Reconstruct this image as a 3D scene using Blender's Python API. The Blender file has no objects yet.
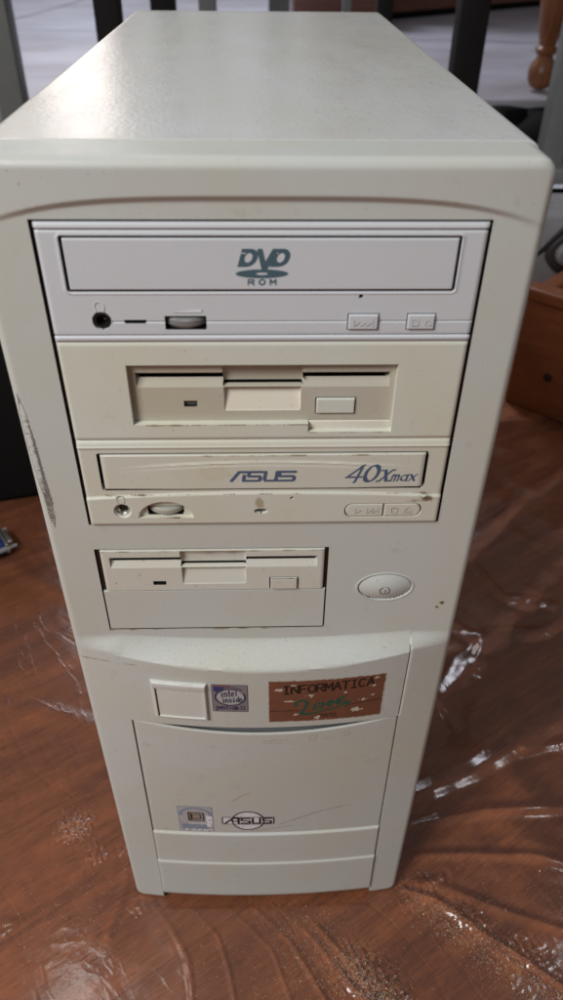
import bpy, math, random
import numpy as np
from mathutils import Matrix, Vector
random.seed(7); rng = np.random.default_rng(7)
S = bpy.context.scene
COL = S.collection

# ------------------------------------------------------------------ camera
cam_d = bpy.data.cameras.new("camera"); cam = bpy.data.objects.new("camera", cam_d)
COL.objects.link(cam); S.camera = cam
cam_d.sensor_fit = 'VERTICAL'; cam_d.sensor_height = 24.0; cam_d.sensor_width = 24.0
cam_d.lens = 737.458 / 1000 * 24.0
cam_d.clip_start = 0.01; cam_d.clip_end = 200
_r = Vector((0.99962107, -0.02598056, 0.00909518)); _u = Vector((0.0090837, 0.62325095, 0.78196914))
_f = Vector((0.02598458, 0.78159021, -0.62325078))
cam.matrix_world = Matrix(((_r.x, _u.x, -_f.x, -0.00091), (_r.y, _u.y, -_f.y, -0.24336),
                           (_r.z, _u.z, -_f.z, 0.56092), (0, 0, 0, 1)))
cam_d.dof.use_dof = True; cam_d.dof.focus_distance = 0.36; cam_d.dof.aperture_fstop = 8.0

# ------------------------------------------------------------------ world and lamps
W = bpy.data.worlds.new("World"); S.world = W; W.use_nodes = True
bg = W.node_tree.nodes["Background"]; bg.inputs[0].default_value = (0.95, 0.94, 0.96, 1); bg.inputs[1].default_value = 0.14
def area(name, loc, target, size, power, col, sy=None):
    d = bpy.data.lights.new(name, 'AREA'); d.energy = power; d.color = col; d.size = size
    if sy: d.shape = 'RECTANGLE'; d.size_y = sy
    o = bpy.data.objects.new(name, d); COL.objects.link(o); o.location = loc
    o.rotation_euler = (Vector(target) - Vector(loc)).to_track_quat('-Z', 'Y').to_euler()
    return o
area("ceiling_lamp", (-0.95, -0.85, 1.55), (0, 0.0, 0.2), 0.6, 28, (1.0, 0.990, 0.980))
w_ = area("window_light", (-0.9, 5.2, 4.4), (-0.6, 3.2, 0.1), 1.6, 40, (0.86, 0.89, 1.0), 1.6); w_.data.spread = math.radians(85)
area("back_lamp", (-0.86, 3.1, 1.12), (-0.05, 0.1, 0.5), 0.50, 4.6, (1.0, 0.87, 0.79))
area("film_glint_light_right", (0.95, 0.25, 1.8), (0.1, 0.0, 0.0), 0.14, 1.4, (0.93, 0.95, 1.0))  # added unseen light, only for glints on the film at right
area("film_glint_light_left", (-0.52, 0.50, 1.9), (-0.1, 0.0, 0.0), 0.13, .8, (1.0, 0.95, 0.90))  # second added light, unseen, for glints on the film at left
area("far_window", (0.2, 7.5, 1.75), (0.0, 0.0, 0.5), 5.0, 12.5, (0.90, 0.94, 1.0), 2.2)
S.view_settings.view_transform = 'Standard'; S.view_settings.look = 'None'
S.view_settings.exposure = 0.0; S.view_settings.gamma = 1.0
S.render.engine = 'CYCLES'

# ------------------------------------------------------------------ materials
def new_mat(name):
    m = bpy.data.materials.new(name); m.use_nodes = True
    nt = m.node_tree; return m, nt, nt.nodes, nt.links, nt.nodes["Principled BSDF"]
def noise(nt, scale, detail=4, rough=.55, vec=None, mapscale=None, rot=None):
    n = nt.nodes.new("ShaderNodeTexNoise"); n.inputs['Scale'].default_value = scale
    n.inputs['Detail'].default_value = detail; n.inputs['Roughness'].default_value = rough
    tc = nt.nodes.new("ShaderNodeTexCoord"); src = tc.outputs['Object']
    if mapscale:
        if rot:      # turn first, then stretch
            m0 = nt.nodes.new("ShaderNodeMapping"); m0.inputs['Rotation'].default_value = rot; nt.links.new(src, m0.inputs['Vector']); src = m0.outputs['Vector']
        mp = nt.nodes.new("ShaderNodeMapping"); mp.inputs['Scale'].default_value = mapscale
        nt.links.new(src, mp.inputs['Vector']); src = mp.outputs['Vector']
    nt.links.new(src, n.inputs['Vector']); return n
def ramp(nt, src, stops):
    r = nt.nodes.new("ShaderNodeValToRGB"); cr = r.color_ramp
    while len(cr.elements) < len(stops): cr.elements.new(.5)
    for e, (p, c) in zip(cr.elements, stops):
        e.position = p; e.color = (*c, 1) if len(c) == 3 else c
    nt.links.new(src, r.inputs['Fac']); return r
def mixc(nt, fac, a, b, mode='MIX'):
    m = nt.nodes.new("ShaderNodeMix"); m.data_type = 'RGBA'; m.blend_type = mode
    for s, v in ((m.inputs[0], fac), (m.inputs[6], a), (m.inputs[7], b)):
        if hasattr(v, 'links') or hasattr(v, 'is_linked'): nt.links.new(v, s)
        elif isinstance(v, tuple): s.default_value = (*v, 1)
        else: s.default_value = v
    return m.outputs[2]
def bump(nt, src, strength, dist, nrm=None):
    b = nt.nodes.new("ShaderNodeBump"); b.inputs['Strength'].default_value = strength
    b.inputs['Distance'].default_value = dist; nt.links.new(src, b.inputs['Height'])
    if nrm: nt.links.new(nrm, b.inputs['Normal'])
    return b.outputs['Normal']
def abs_plastic(name, col, yellow=None, rough=.42, grime=.5, speck=1.0, tex=.25):
    m, nt, N, L, P = new_mat(name)
    yellow = yellow or tuple(c * k for c, k in zip(col, (.97, .92, .78)))
    big = noise(nt, 14, 5, .6); r1 = ramp(nt, big.outputs[0], [(.42, (0, 0, 0)), (.75, (1, 1, 1))])
    c = mixc(nt, r1.outputs[0], col, yellow)
    sm = noise(nt, 75, 6, .75); r2 = ramp(nt, sm.outputs[0], [(.60, (0, 0, 0)), (.78, (grime, grime, grime))])
    c = mixc(nt, r2.outputs[0], c, tuple(k * .72 for k in yellow))
    sp = noise(nt, 620, 2, .5); r3 = ramp(nt, sp.outputs[0], [(.70, (0, 0, 0)), (.80, (speck * .5,) * 3)])
    c = mixc(nt, r3.outputs[0], c, (.16, .12, .08))
    if name == 'case_plastic':        # dust lying on the ledge above the flap
        tc = N.new("ShaderNodeTexCoord"); sx = N.new("ShaderNodeSeparateXYZ"); L.new(tc.outputs['Object'], sx.inputs[0])
        band = ramp(nt, sx.outputs['Z'], [(.262, (0, 0, 0)), (.270, (1, 1, 1)), (.276, (1, 1, 1)), (.292, (0, 0, 0))])
        d1 = noise(nt, 650, 4, .75); rd = ramp(nt, d1.outputs[0], [(.56, (0, 0, 0)), (.70, (.5, .5, .5))])
        c = mixc(nt, mixc(nt, 1.0, band.outputs[0], rd.outputs[0], 'MULTIPLY'), c, (.33, .29, .20))
    L.new(c, P.inputs['Base Color'])
    rr = ramp(nt, sm.outputs[0], [(.3, (rough - .05,) * 3), (.8, (rough + .15,) * 3)])
    L.new(rr.outputs[0], P.inputs['Roughness'])
    fine = noise(nt, 1800, 3, .6)
    L.new(bump(nt, fine.outputs[0], tex, .00025), P.inputs['Normal'])
    return m
def plain(name, col, rough=.5, metal=0, var=.15, scale=60, bmp=0):
    m, nt, N, L, P = new_mat(name)
    n = noise(nt, scale, 5, .6)
    c = mixc(nt, n.outputs[0], tuple(k * (1 - var) for k in col), tuple(min(1, k * (1 + var)) for k in col))
    L.new(c, P.inputs['Base Color']); P.inputs['Roughness'].default_value = rough; P.inputs['Metallic'].default_value = metal
    if bmp: L.new(bump(nt, n.outputs[0], bmp, .002), P.inputs['Normal'])
    return m
M = {}
M['case'] = abs_plastic('case_plastic', (.545, .566, .535), yellow=(.54, .535, .45), rough=.42, grime=.7, speck=1.2)
M['dvd'] = abs_plastic('lilac_grey_plastic', (.61, .635, .665), yellow=(.59, .61, .63), grime=.15, speck=.3)
M['beige'] = abs_plastic('yellowed_plastic', (.64, .655, .585), grime=.5)
M['beige_dark'] = abs_plastic('dark_yellowed_plastic', (.50, .475, .40), grime=.6)
M['beige_pale'] = abs_plastic('pale_yellowed_plastic_and_lit_ramp', (.74, .71, .62), grime=.5)
M['cd'] = abs_plastic('cream_grey_plastic', (.62, .62, .545), grime=.7)
M['fd'] = abs_plastic('old_cream_plastic', (.62, .62, .57), grime=.9, speck=2)
M['black'] = plain('black_plastic_and_gap_shade', (.012, .012, .012), .35)  # real black parts, and the shade coloured into gaps and recesses
M['inner'] = plain('blue_grey_recess_shade', (.30, .31, .33), .5, var=.2)  # darker tone standing for the shade under the strip's overhang
M['gap'] = plain('dusty_dark_metal', (.035, .03, .025), .7, var=.5, scale=200)
M['metal'] = plain('worn_steel', (.45, .43, .38), .35, .9)
M['wheel'] = plain('grey_wheel_plastic', (.20, .20, .20), .45)
M['wheel_pale'] = plain('pale_wheel_plastic', (.42, .41, .36), .4)
M['dvdlogo'] = plain('teal_grey_print', (.065, .12, .15), .5, var=.08)
M['blueprint'] = plain('blue_grey_print', (.075, .11, .19), .5, var=.2, scale=400)
M['ledglass'] = plain('dull_indicator_plastic', (.10, .11, .09), .25)
M['scuff'] = plain('dark_scuff', (.17, .16, .145), .7, var=.35, scale=500)
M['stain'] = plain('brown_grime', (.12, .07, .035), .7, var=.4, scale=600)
M['stain_pale'] = plain('tan_stain', (.40, .35, .24), .6, var=.1, scale=200)
M['cap'] = abs_plastic('whitish_plastic', (.62, .63, .615), grime=.5)
M['emboss_dark'] = plain('dark_lettering_and_edge_shade', (.18, .17, .15), .6, var=.1)
M['emboss_light'] = plain('moulded_lettering', (.66, .64, .59), .45, var=.05)
# sticker colours
M['s_grey'] = plain('silver_sticker', (.27, .26, .27), .38, .3, var=.15, scale=300)
M['s_navy'] = plain('navy_ink', (.035, .045, .09), .4)
M['s_blue'] = plain('blue_ink', (.03, .035, .16), .4)
M['s_red'] = plain('dull_red_ink', (.22, .09, .08), .45)
M['s_brown'] = plain('copper_brown_foil', (.30, .155, .10), .30, .6, var=.22, scale=120)
M['s_black'] = plain('black_ink', (.012, .01, .01), .45)
M['s_green'] = plain('dark_green_ink', (.012, .085, .060), .4)
M['s_worn'] = plain('torn_paper_backing', (.52, .46, .38), .6)
M['s_white'] = plain('white_sticker', (.76, .78, .82), .35, var=.08)
M['s_pale'] = plain('pale_blue_grey_film', (.47, .48, .48), .22, .15, var=.12, scale=300)
M['s_ltblue'] = plain('light_blue_ink', (.22, .29, .40), .3, .1)
M['s_tan'] = plain('tan_ink', (.30, .25, .20), .4)

# painted steel cover
m, nt, N, L, P = new_mat('painted_steel'); M['cover'] = m
n1 = noise(nt, 9, 6, .65, mapscale=(1, .5, 1)); c = mixc(nt, ramp(nt, n1.outputs[0], [(.4, (0, 0, 0)), (.7, (1, 1, 1))]).outputs[0], (.60, .61, .60), (.54, .53, .465))
n2 = noise(nt, 60, 8, .8, mapscale=(1, .4, 1)); r = ramp(nt, n2.outputs[0], [(.60, (0, 0, 0)), (.74, (.14, .14, .14))])
c = mixc(nt, r.outputs[0], c, (.36, .32, .25)); L.new(c, P.inputs['Base Color'])
rr = ramp(nt, n2.outputs[0], [(.3, (.26,) * 3), (.75, (.38,) * 3)]); L.new(rr.outputs[0], P.inputs['Roughness'])
f1 = noise(nt, 520, 3, .5); f2 = noise(nt, 150, 3, .6, mapscale=(1, .6, 1))
L.new(bump(nt, f2.outputs[0], .16, .0008, bump(nt, f1.outputs[0], .34, .0004)), P.inputs['Normal'])

n3 = noise(nt, 330, 3, .6); c0 = P.inputs['Base Color'].links[0].from_socket
L.new(mixc(nt, ramp(nt, n3.outputs[0], [(.63, (0, 0, 0)), (.76, (.55, .55, .55))]).outputs[0], c0, (.25, .20, .13)), P.inputs['Base Color'])
# red-brown wood floor
m, nt, N, L, P = new_mat('red_brown_wood'); M['wood_floor'] = m
g = noise(nt, 7, 7, .66, mapscale=(1.0, 8.0, 1), rot=(0, 0, math.radians(-33)))
g2 = noise(nt, 3.0, 3, .5)
g3 = noise(nt, 60, 5, .7, mapscale=(1.0, 14.0, 1), rot=(0, 0, math.radians(-33)))
r = ramp(nt, g.outputs[0], [(.28, (.20, .060, .020)), (.48, (.37, .122, .043)), (.60, (.46, .158, .056)), (.78, (.54, .195, .075))])
c = mixc(nt, ramp(nt, g2.outputs[0], [(.35, (0, 0, 0)), (.7, (.45, .45, .45))]).outputs[0], r.outputs[0], (.36, .128, .050))
br = nt.nodes.new("ShaderNodeTexBrick"); tc = nt.nodes.new("ShaderNodeTexCoord"); mp = nt.nodes.new("ShaderNodeMapping")
mp.inputs['Rotation'].default_value = (0, 0, math.radians(-33)); L.new(tc.outputs['Object'], mp.inputs['Vector']); L.new(mp.outputs[0], br.inputs['Vector'])
br.inputs['Scale'].default_value = 1; br.inputs['Brick Width'].default_value = 1.1; br.inputs['Row Height'].default_value = .075
br.inputs['Mortar Size'].default_value = .0005; br.inputs['Color1'].default_value = (1, 1, 1, 1); br.inputs['Color2'].default_value = (.88, .86, .85, 1); br.inputs['Mortar'].default_value = (.72, .68, .66, 1)
c = mixc(nt, 1.0, c, br.outputs['Color'], 'MULTIPLY'); c = mixc(nt, 1.0, c, ramp(nt, g3.outputs[0], [(.34, (.62, .56, .52)), (.55, (1, 1, 1)), (.75, (1.0, .94, .86))]).outputs[0], 'MULTIPLY'); L.new(c, P.inputs['Base Color']); P.inputs['Roughness'].default_value = .5
L.new(bump(nt, g.outputs[0], .1, .001), P.inputs['Normal'])

# clear plastic film
m, nt, N, L, P = new_mat('clear_plastic_film'); M['film'] = m
N.remove(P); out = N["Material Output"]
tr = N.new("ShaderNodeBsdfTransparent"); tr.inputs[0].default_value = (.97, .97, .97, 1)
gl = N.new("ShaderNodeBsdfGlossy"); gl.inputs['Roughness'].default_value = .15; gl.inputs['Color'].default_value = (1, 1, 1, 1)
fr = N.new("ShaderNodeFresnel"); fr.inputs['IOR'].default_value = 1.55
mu = N.new("ShaderNodeMath"); mu.operation = 'MULTIPLY'; mu.inputs[1].default_value = .9; mu.use_clamp = True
L.new(fr.outputs[0], mu.inputs[0])
mx = N.new("ShaderNodeMixShader"); L.new(mu.outputs[0], mx.inputs[0]); L.new(tr.outputs[0], mx.inputs[1]); L.new(gl.outputs[0], mx.inputs[2])
fn = noise(nt, 240, 4, .6)
cw = noise(nt, 26, 3, .55, mapscale=(1.0, .38, 1), rot=(0, 0, math.radians(-38))); cw.inputs['Distortion'].default_value = .7
ab = N.new('ShaderNodeMath'); ab.operation = 'SUBTRACT'; L.new(cw.outputs[0], ab.inputs[0]); ab.inputs[1].default_value = .5
a2 = N.new('ShaderNodeMath'); a2.operation = 'ABSOLUTE'; L.new(ab.outputs[0], a2.inputs[0])
cr_r = ramp(nt, a2.outputs[0], [(.0, (1, 1, 1)), (.035, (.25, .25, .25)), (.12, (0, 0, 0))])       # fine sharp creases
nn = bump(nt, cr_r.outputs[0], .075, .0012, bump(nt, fn.outputs[0], .12, .0006)); L.new(nn, gl.inputs['Normal']); L.new(nn, fr.inputs['Normal'])
hz = N.new('ShaderNodeBsdfDiffuse'); hz.inputs['Color'].default_value = (.8, .8, .82, 1); m2 = N.new('ShaderNodeMixShader'); m2.inputs[0].default_value = .010; L.new(mx.outputs[0], m2.inputs[1]); L.new(hz.outputs[0], m2.inputs[2]); L.new(m2.outputs[0], out.inputs['Surface'])
m, nt, N, L, P = new_mat('golden_glitter'); M['glitter'] = m
P.inputs['Base Color'].default_value = (.95, .72, .36, 1); P.inputs['Metallic'].default_value = .5; P.inputs['Roughness'].default_value = .3
M['glitter_white'] = plain('pale_dust', (.85, .82, .78), .35)

# stone
m, nt, N, L, P = new_mat('pale_stone'); M['stone'] = m
g = noise(nt, 2.2, 6, .6, mapscale=(1, 1.6, 1)); r = ramp(nt, g.outputs[0], [(.3, (.40, .37, .40)), (.55, (.56, .55, .62)), (.75, (.66, .66, .74))])
br = N.new("ShaderNodeTexBrick"); tc = N.new("ShaderNodeTexCoord"); mp = N.new("ShaderNodeMapping"); mp.inputs['Rotation'].default_value = (0, 0, math.radians(8))
L.new(tc.outputs['Object'], mp.inputs['Vector']); L.new(mp.outputs[0], br.inputs['Vector'])
br.inputs['Scale'].default_value = 1; br.inputs['Brick Width'].default_value = 3.4; br.inputs['Row Height'].default_value = 1.7; br.inputs['Mortar Size'].default_value = .012
br.inputs['Color1'].default_value = (1, 1, 1, 1); br.inputs['Color2'].default_value = (.92, .92, .93, 1); br.inputs['Mortar'].default_value = (.4, .4, .42, 1)
L.new(mixc(nt, 1.0, r.outputs[0], br.outputs['Color'], 'MULTIPLY'), P.inputs['Base Color']); P.inputs['Roughness'].default_value = .4
M['grey_floor'] = plain('dark_grey_tiles', (.075, .075, .085), .45, var=.3, scale=6)
M['black_metal'] = plain('black_painted_metal', (.008, .007, .007), .6)
M['black_metal'].node_tree.nodes['Principled BSDF'].inputs['Specular IOR Level'].default_value = .25
M['black_fabric'] = plain('black_matte', (.006, .0055, .0055), .8, var=.3)
M['black_fabric'].node_tree.nodes['Principled BSDF'].inputs['Specular IOR Level'].default_value = .15
M['grey_metal'] = plain('grey_painted_metal', (.23, .24, .23), .4, .2, var=.1)
M['grey_metal_dark'] = plain('grey_brown_metal', (.13, .115, .10), .45, .1, var=.2)
M['white_card'] = plain('white_card', (.62, .64, .72), .6, var=.04)
M['device'] = plain('grey_device_plastic', (.27, .265, .275), .5, var=.3, scale=30)
M['device_dark'] = plain('dark_device_rubber', (.04, .035, .035), .6)
M['bluep'] = plain('blue_connector_plastic', (.010, .03, .17), .35)
def wood(name, a, b, ax=(1, 1, 8)):
    m, nt, N, L, P = new_mat(name); g = noise(nt, 14, 6, .6, mapscale=ax)
    L.new(ramp(nt, g.outputs[0], [(.3, a), (.7, b)]).outputs[0], P.inputs['Base Color']); P.inputs['Roughness'].default_value = .38
    return m
M['orange_wood'] = wood('orange_pine', (.20, .060, .020), (.33, .105, .036), (1, 1, 6))
M['turned_wood'] = wood('varnished_turned_wood', (.15, .050, .018), (.25, .092, .032), (6, 6, 1))
M['cab_wood'] = wood('red_brown_cabinet', (.15, .055, .035), (.22, .09, .055), (1, 1, 7))
M['knot'] = plain('dark_knot', (.03, .012, .008), .5)

# ------------------------------------------------------------------ helpers
def tag(o, label=None, cat=None, group=None, kind=None):
    for k, v in (('label', label), ('category', cat), ('group', group), ('kind', kind)):
        if v: o[k] = v
    return o
def empty(name, loc=(0, 0, 0), rz=0):
    o = bpy.data.objects.new(name, None); COL.objects.link(o); o.location = loc; o.rotation_euler = (0, 0, rz)
    o.empty_display_size = .05; return o
def link(name, me, mats, parent=None, smooth=None):
    o = bpy.data.objects.new(name, me); COL.objects.link(o)
    if not isinstance(mats, (list, tuple)): mats = [mats]
    for m_ in mats: me.materials.append(m_)
    if smooth is not None:
        me.polygons.foreach_set('use_smooth', [True] * len(me.polygons)); me.set_sharp_from_angle(angle=math.radians(smooth))
    if parent: o.parent = parent
    return o
def mesh(name, V, F):
    me = bpy.data.meshes.new(name); me.from_pydata([tuple(v) for v in V], [], [tuple(f) for f in F]); me.validate(); me.update(); return me
def fast_quads(name, V, Q, mi=None):
    me = bpy.data.meshes.new(name); V = np.asarray(V, np.float32); Q = np.asarray(Q, np.int32)
    me.vertices.add(len(V)); me.vertices.foreach_set('co', V.ravel())
    me.loops.add(Q.size); me.loops.foreach_set('vertex_index', Q.ravel())
    me.polygons.add(len(Q)); me.polygons.foreach_set('loop_start', np.arange(0, Q.size, 4, dtype=np.int32))
    if mi is not None: me.polygons.foreach_set('material_index', np.asarray(mi, np.int32))
    me.update(calc_edges=True); me.validate(); return me
class MB:                     # collects boxes, tubes and lathes into one mesh
    def __init__(s): s.V = []; s.F = []
    def box(s, a, b, bev=0.0, M4=None):
        (x0, y0, z0), (x1, y1, z1) = a, b; e = min(bev, .49 * min(x1 - x0, y1 - y0, z1 - z0))
        if e <= 0:
            P_ = [(x, y, z) for x in (x0, x1) for y in (y0, y1) for z in (z0, z1)]
            Fs = [(0, 1, 3, 2), (4, 6, 7, 5), (0, 4, 5, 1), (2, 3, 7, 6), (0, 2, 6, 4), (1, 5, 7, 3)]
        else:
            import bmesh
            bm = bmesh.new(); r_ = bmesh.ops.create_cube(bm, size=1.0)
            for v in bm.verts: v.co = Vector(((x0 + x1) / 2 + v.co.x * (x1 - x0), (y0 + y1) / 2 + v.co.y * (y1 - y0), (z0 + z1) / 2 + v.co.z * (z1 - z0)))
            bmesh.ops.bevel(bm, geom=list(bm.edges), offset=e, segments=3, profile=.5, affect='EDGES')
            bm.verts.index_update(); P_ = [tuple(v.co) for v in bm.verts]; Fs = [tuple(v.index for v in f.verts) for f in bm.faces]; bm.free()
        n = len(s.V)
        for p_ in P_: s.V.append(tuple(M4 @ Vector(p_)) if M4 else p_)
        s.F += [tuple(i + n for i in f) for f in Fs]; return s
    def lathe(s, c, prof, axis='z', seg=40, M4=None):
        n = len(s.V)
        for (r_, h) in prof:
            for k in range(seg):
                a = 2 * math.pi * k / seg; x, y = r_ * math.cos(a), r_ * math.sin(a)
                p_ = {'z': (x, y, h), 'y': (x, h, y), 'x': (h, x, y)}[axis]
                p_ = Vector((p_[0] + c[0], p_[1] + c[1], p_[2] + c[2])); s.V.append(tuple(M4 @ p_) if M4 else tuple(p_))
        for i in range(len(prof) - 1):
            for k in range(seg):
                k2 = (k + 1) % seg; s.F.append((n + i * seg + k, n + i * seg + k2, n + (i + 1) * seg + k2, n + (i + 1) * seg + k))
        s.F.append(tuple(n + k for k in range(seg))[::-1]); s.F.append(tuple(n + (len(prof) - 1) * seg + k for k in range(seg))); return s
    def tube(s, pts, r_, seg=12):
        n = len(s.V); P_ = [Vector(p_) for p_ in pts]
        for i, p_ in enumerate(P_):
            d = (P_[min(i + 1, len(P_) - 1)] - P_[max(i - 1, 0)]).normalized()
            a = d.orthogonal().normalized() if i == 0 else (a - d * a.dot(d)).normalized(); b = d.cross(a)
            for k in range(seg):
                t = 2 * math.pi * k / seg; s.V.append(tuple(p_ + (a * math.cos(t) + b * math.sin(t)) * r_))
        for i in range(len(P_) - 1):
            for k in range(seg):
                k2 = (k + 1) % seg; s.F.append((n + i * seg + k, n + i * seg + k2, n + (i + 1) * seg + k2, n + (i + 1) * seg + k))
        s.F.append(tuple(n + k for k in range(seg))[::-1]); s.F.append(tuple(n + (len(P_) - 1) * seg + k for k in range(seg))); return s
    def build(s, name, mat, parent=None, smooth=35):
        import bmesh
        me = mesh(name, s.V, s.F); bm = bmesh.new(); bm.from_mesh(me); bmesh.ops.recalc_face_normals(bm, faces=list(bm.faces)); bm.to_mesh(me); bm.free()
        return link(name, me, mat, parent, smooth)

# distance helpers, all lengths below in millimetres
def rbox(X, Z, x0, x1, z0, z1, r=0.0):
    qx = np.abs(X - (x0 + x1) / 2) - (x1 - x0) / 2 + r; qz = np.abs(Z - (z0 + z1) / 2) - (z1 - z0) / 2 + r
    return np.hypot(np.maximum(qx, 0), np.maximum(qz, 0)) + np.minimum(np.maximum(qx, qz), 0) - r
def ell(X, Z, cx, cz, a, b):
    k = np.hypot((X - cx) / a, (Z - cz) / b); return (k - 1) * min(a, b)
def ins(sd, w=.3): return np.clip(-sd / w, 0, 1)          # 1 inside, ramp w wide just inside the edge
def groove(sd, w=.4): return np.clip(1 - np.abs(sd) / w, 0, 1)
def sm(t): t = np.clip(t, 0, 1); return t * t * (3 - 2 * t)
def lines(a, b, step, brk=(), e=.3, dense=()):
    s_ = set(np.round(np.linspace(a, b, max(2, int((b - a) / step) + 1)), 4))
    for p_, q_, t_ in dense: s_ |= set(np.round(np.arange(p_, q_, t_), 4))
    for k in brk:
        for q in (k - e, k - .5 * e, k, k + .5 * e, k + e):
            if a <= q <= b: s_.add(round(q, 4))
    v = sorted(s_); o = [v[0]]
    for q in v[1:]:
        if q - o[-1] > .03: o.append(q)
    o[-1] = b; return np.array(o)
def relief(name, xs, zs, yfn, mat, parent, back, warp=None, smooth=40, masks=()):
    """A moulded front face: height field y(x, z) with side walls back to y = back."""
    X, Z = np.meshgrid(xs, zs); Y = yfn(X, Z)
    ms = [f_(X, Z, Y) for f_, _ in masks]
    if warp: X, Z = warp(X, Z)
    nz, nx = X.shape; V = np.stack([X, Y, Z], -1).reshape(-1, 3)
    I = np.arange(nz * nx).reshape(nz, nx)
    Q = np.stack([I[:-1, :-1], I[:-1, 1:], I[1:, 1:], I[1:, :-1]], -1).reshape(-1, 4)
    loop = np.concatenate([I[0, :], I[1:, -1], I[-1, -2::-1], I[-2:0:-1, 0]])
    B_ = V[loop].copy(); B_[:, 1] = B_[:, 1] + back[0] if isinstance(back, tuple) else back; n = len(V); k = np.arange(len(loop)); k2 = (k + 1) % len(loop)
    A_ = V[loop].copy(); A_[:, 1] = A_[:, 1] + np.minimum(.35, (B_[:, 1] - A_[:, 1]) * .3); nl = len(loop)
    Q2 = np.concatenate([np.stack([loop[k2], loop[k], n + k, n + k2], -1), np.stack([n + k2, n + k, n + nl + k, n + nl + k2], -1)]); B_ = np.concatenate([A_, B_])
    mi = np.zeros(len(Q) + len(Q2), int)
    for q, m_ in enumerate(ms):
        m_ = m_.astype(int); t = (m_[:-1, :-1] + m_[:-1, 1:] + m_[1:, 1:] + m_[1:, :-1]) >= 2; mi[:len(Q)][t.ravel()] = q + 1
    me = fast_quads(name, np.concatenate([V, B_]) * .001, np.concatenate([Q, Q2]), mi)
    return link(name, me, [mat] + [M[k] for _, k in masks], parent, smooth)

# ---- raster decals: idx grid -> merged quads laid a hair above a surface
def decal(name, x0, x1, z0, z1, res, paint, mats, parent, yfn, off=.12, label=None, rot=0):
    nx = max(2, int((x1 - x0) / res)); nz = max(2, int((z1 - z0) / res))
    xs = x0 + (np.arange(nx) + .5) * (x1 - x0) / nx; zs = z0 + (np.arange(nz) + .5) * (z1 - z0) / nz
    X, Z = np.meshgrid(xs, zs); I = paint(X, Z).astype(int)
    dx = (x1 - x0) / nx; dz = (z1 - z0) / nz; V = []; Q = []; mi = []
    for j in range(nz):
        row = I[j]; i = 0
        while i < nx:
            k = i + 1
            while k < nx and row[k] == row[i] and (k - i) * dx < 2.5: k += 1
            if row[i] >= 0:
                xa, xb = x0 + i * dx, x0 + k * dx; za, zb = z0 + j * dz, z0 + (j + 1) * dz; n = len(V)
                V += [(xa, 0, za), (xb, 0, za), (xb, 0, zb), (xa, 0, zb)]; Q.append((n, n + 1, n + 2, n + 3)); mi.append(row[i])
            i = k
    if not Q: return None
    V = np.array(V, float); V[:, 1] = yfn(V[:, 0], V[:, 2]) - off
    if rot:
        cx, cz = (x0 + x1) / 2, (z0 + z1) / 2; a = math.radians(rot); dx_, dz_ = V[:, 0] - cx, V[:, 2] - cz
        V[:, 0] = cx + dx_ * math.cos(a) - dz_ * math.sin(a); V[:, 2] = cz + dx_ * math.sin(a) + dz_ * math.cos(a); V[:, 1] = yfn(V[:, 0], V[:, 2]) - off
    o = link(name, fast_quads(name, V * .001, Q, mi), [M[k] for k in mats], parent)
    if label: o['label'] = label
    return o
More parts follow.
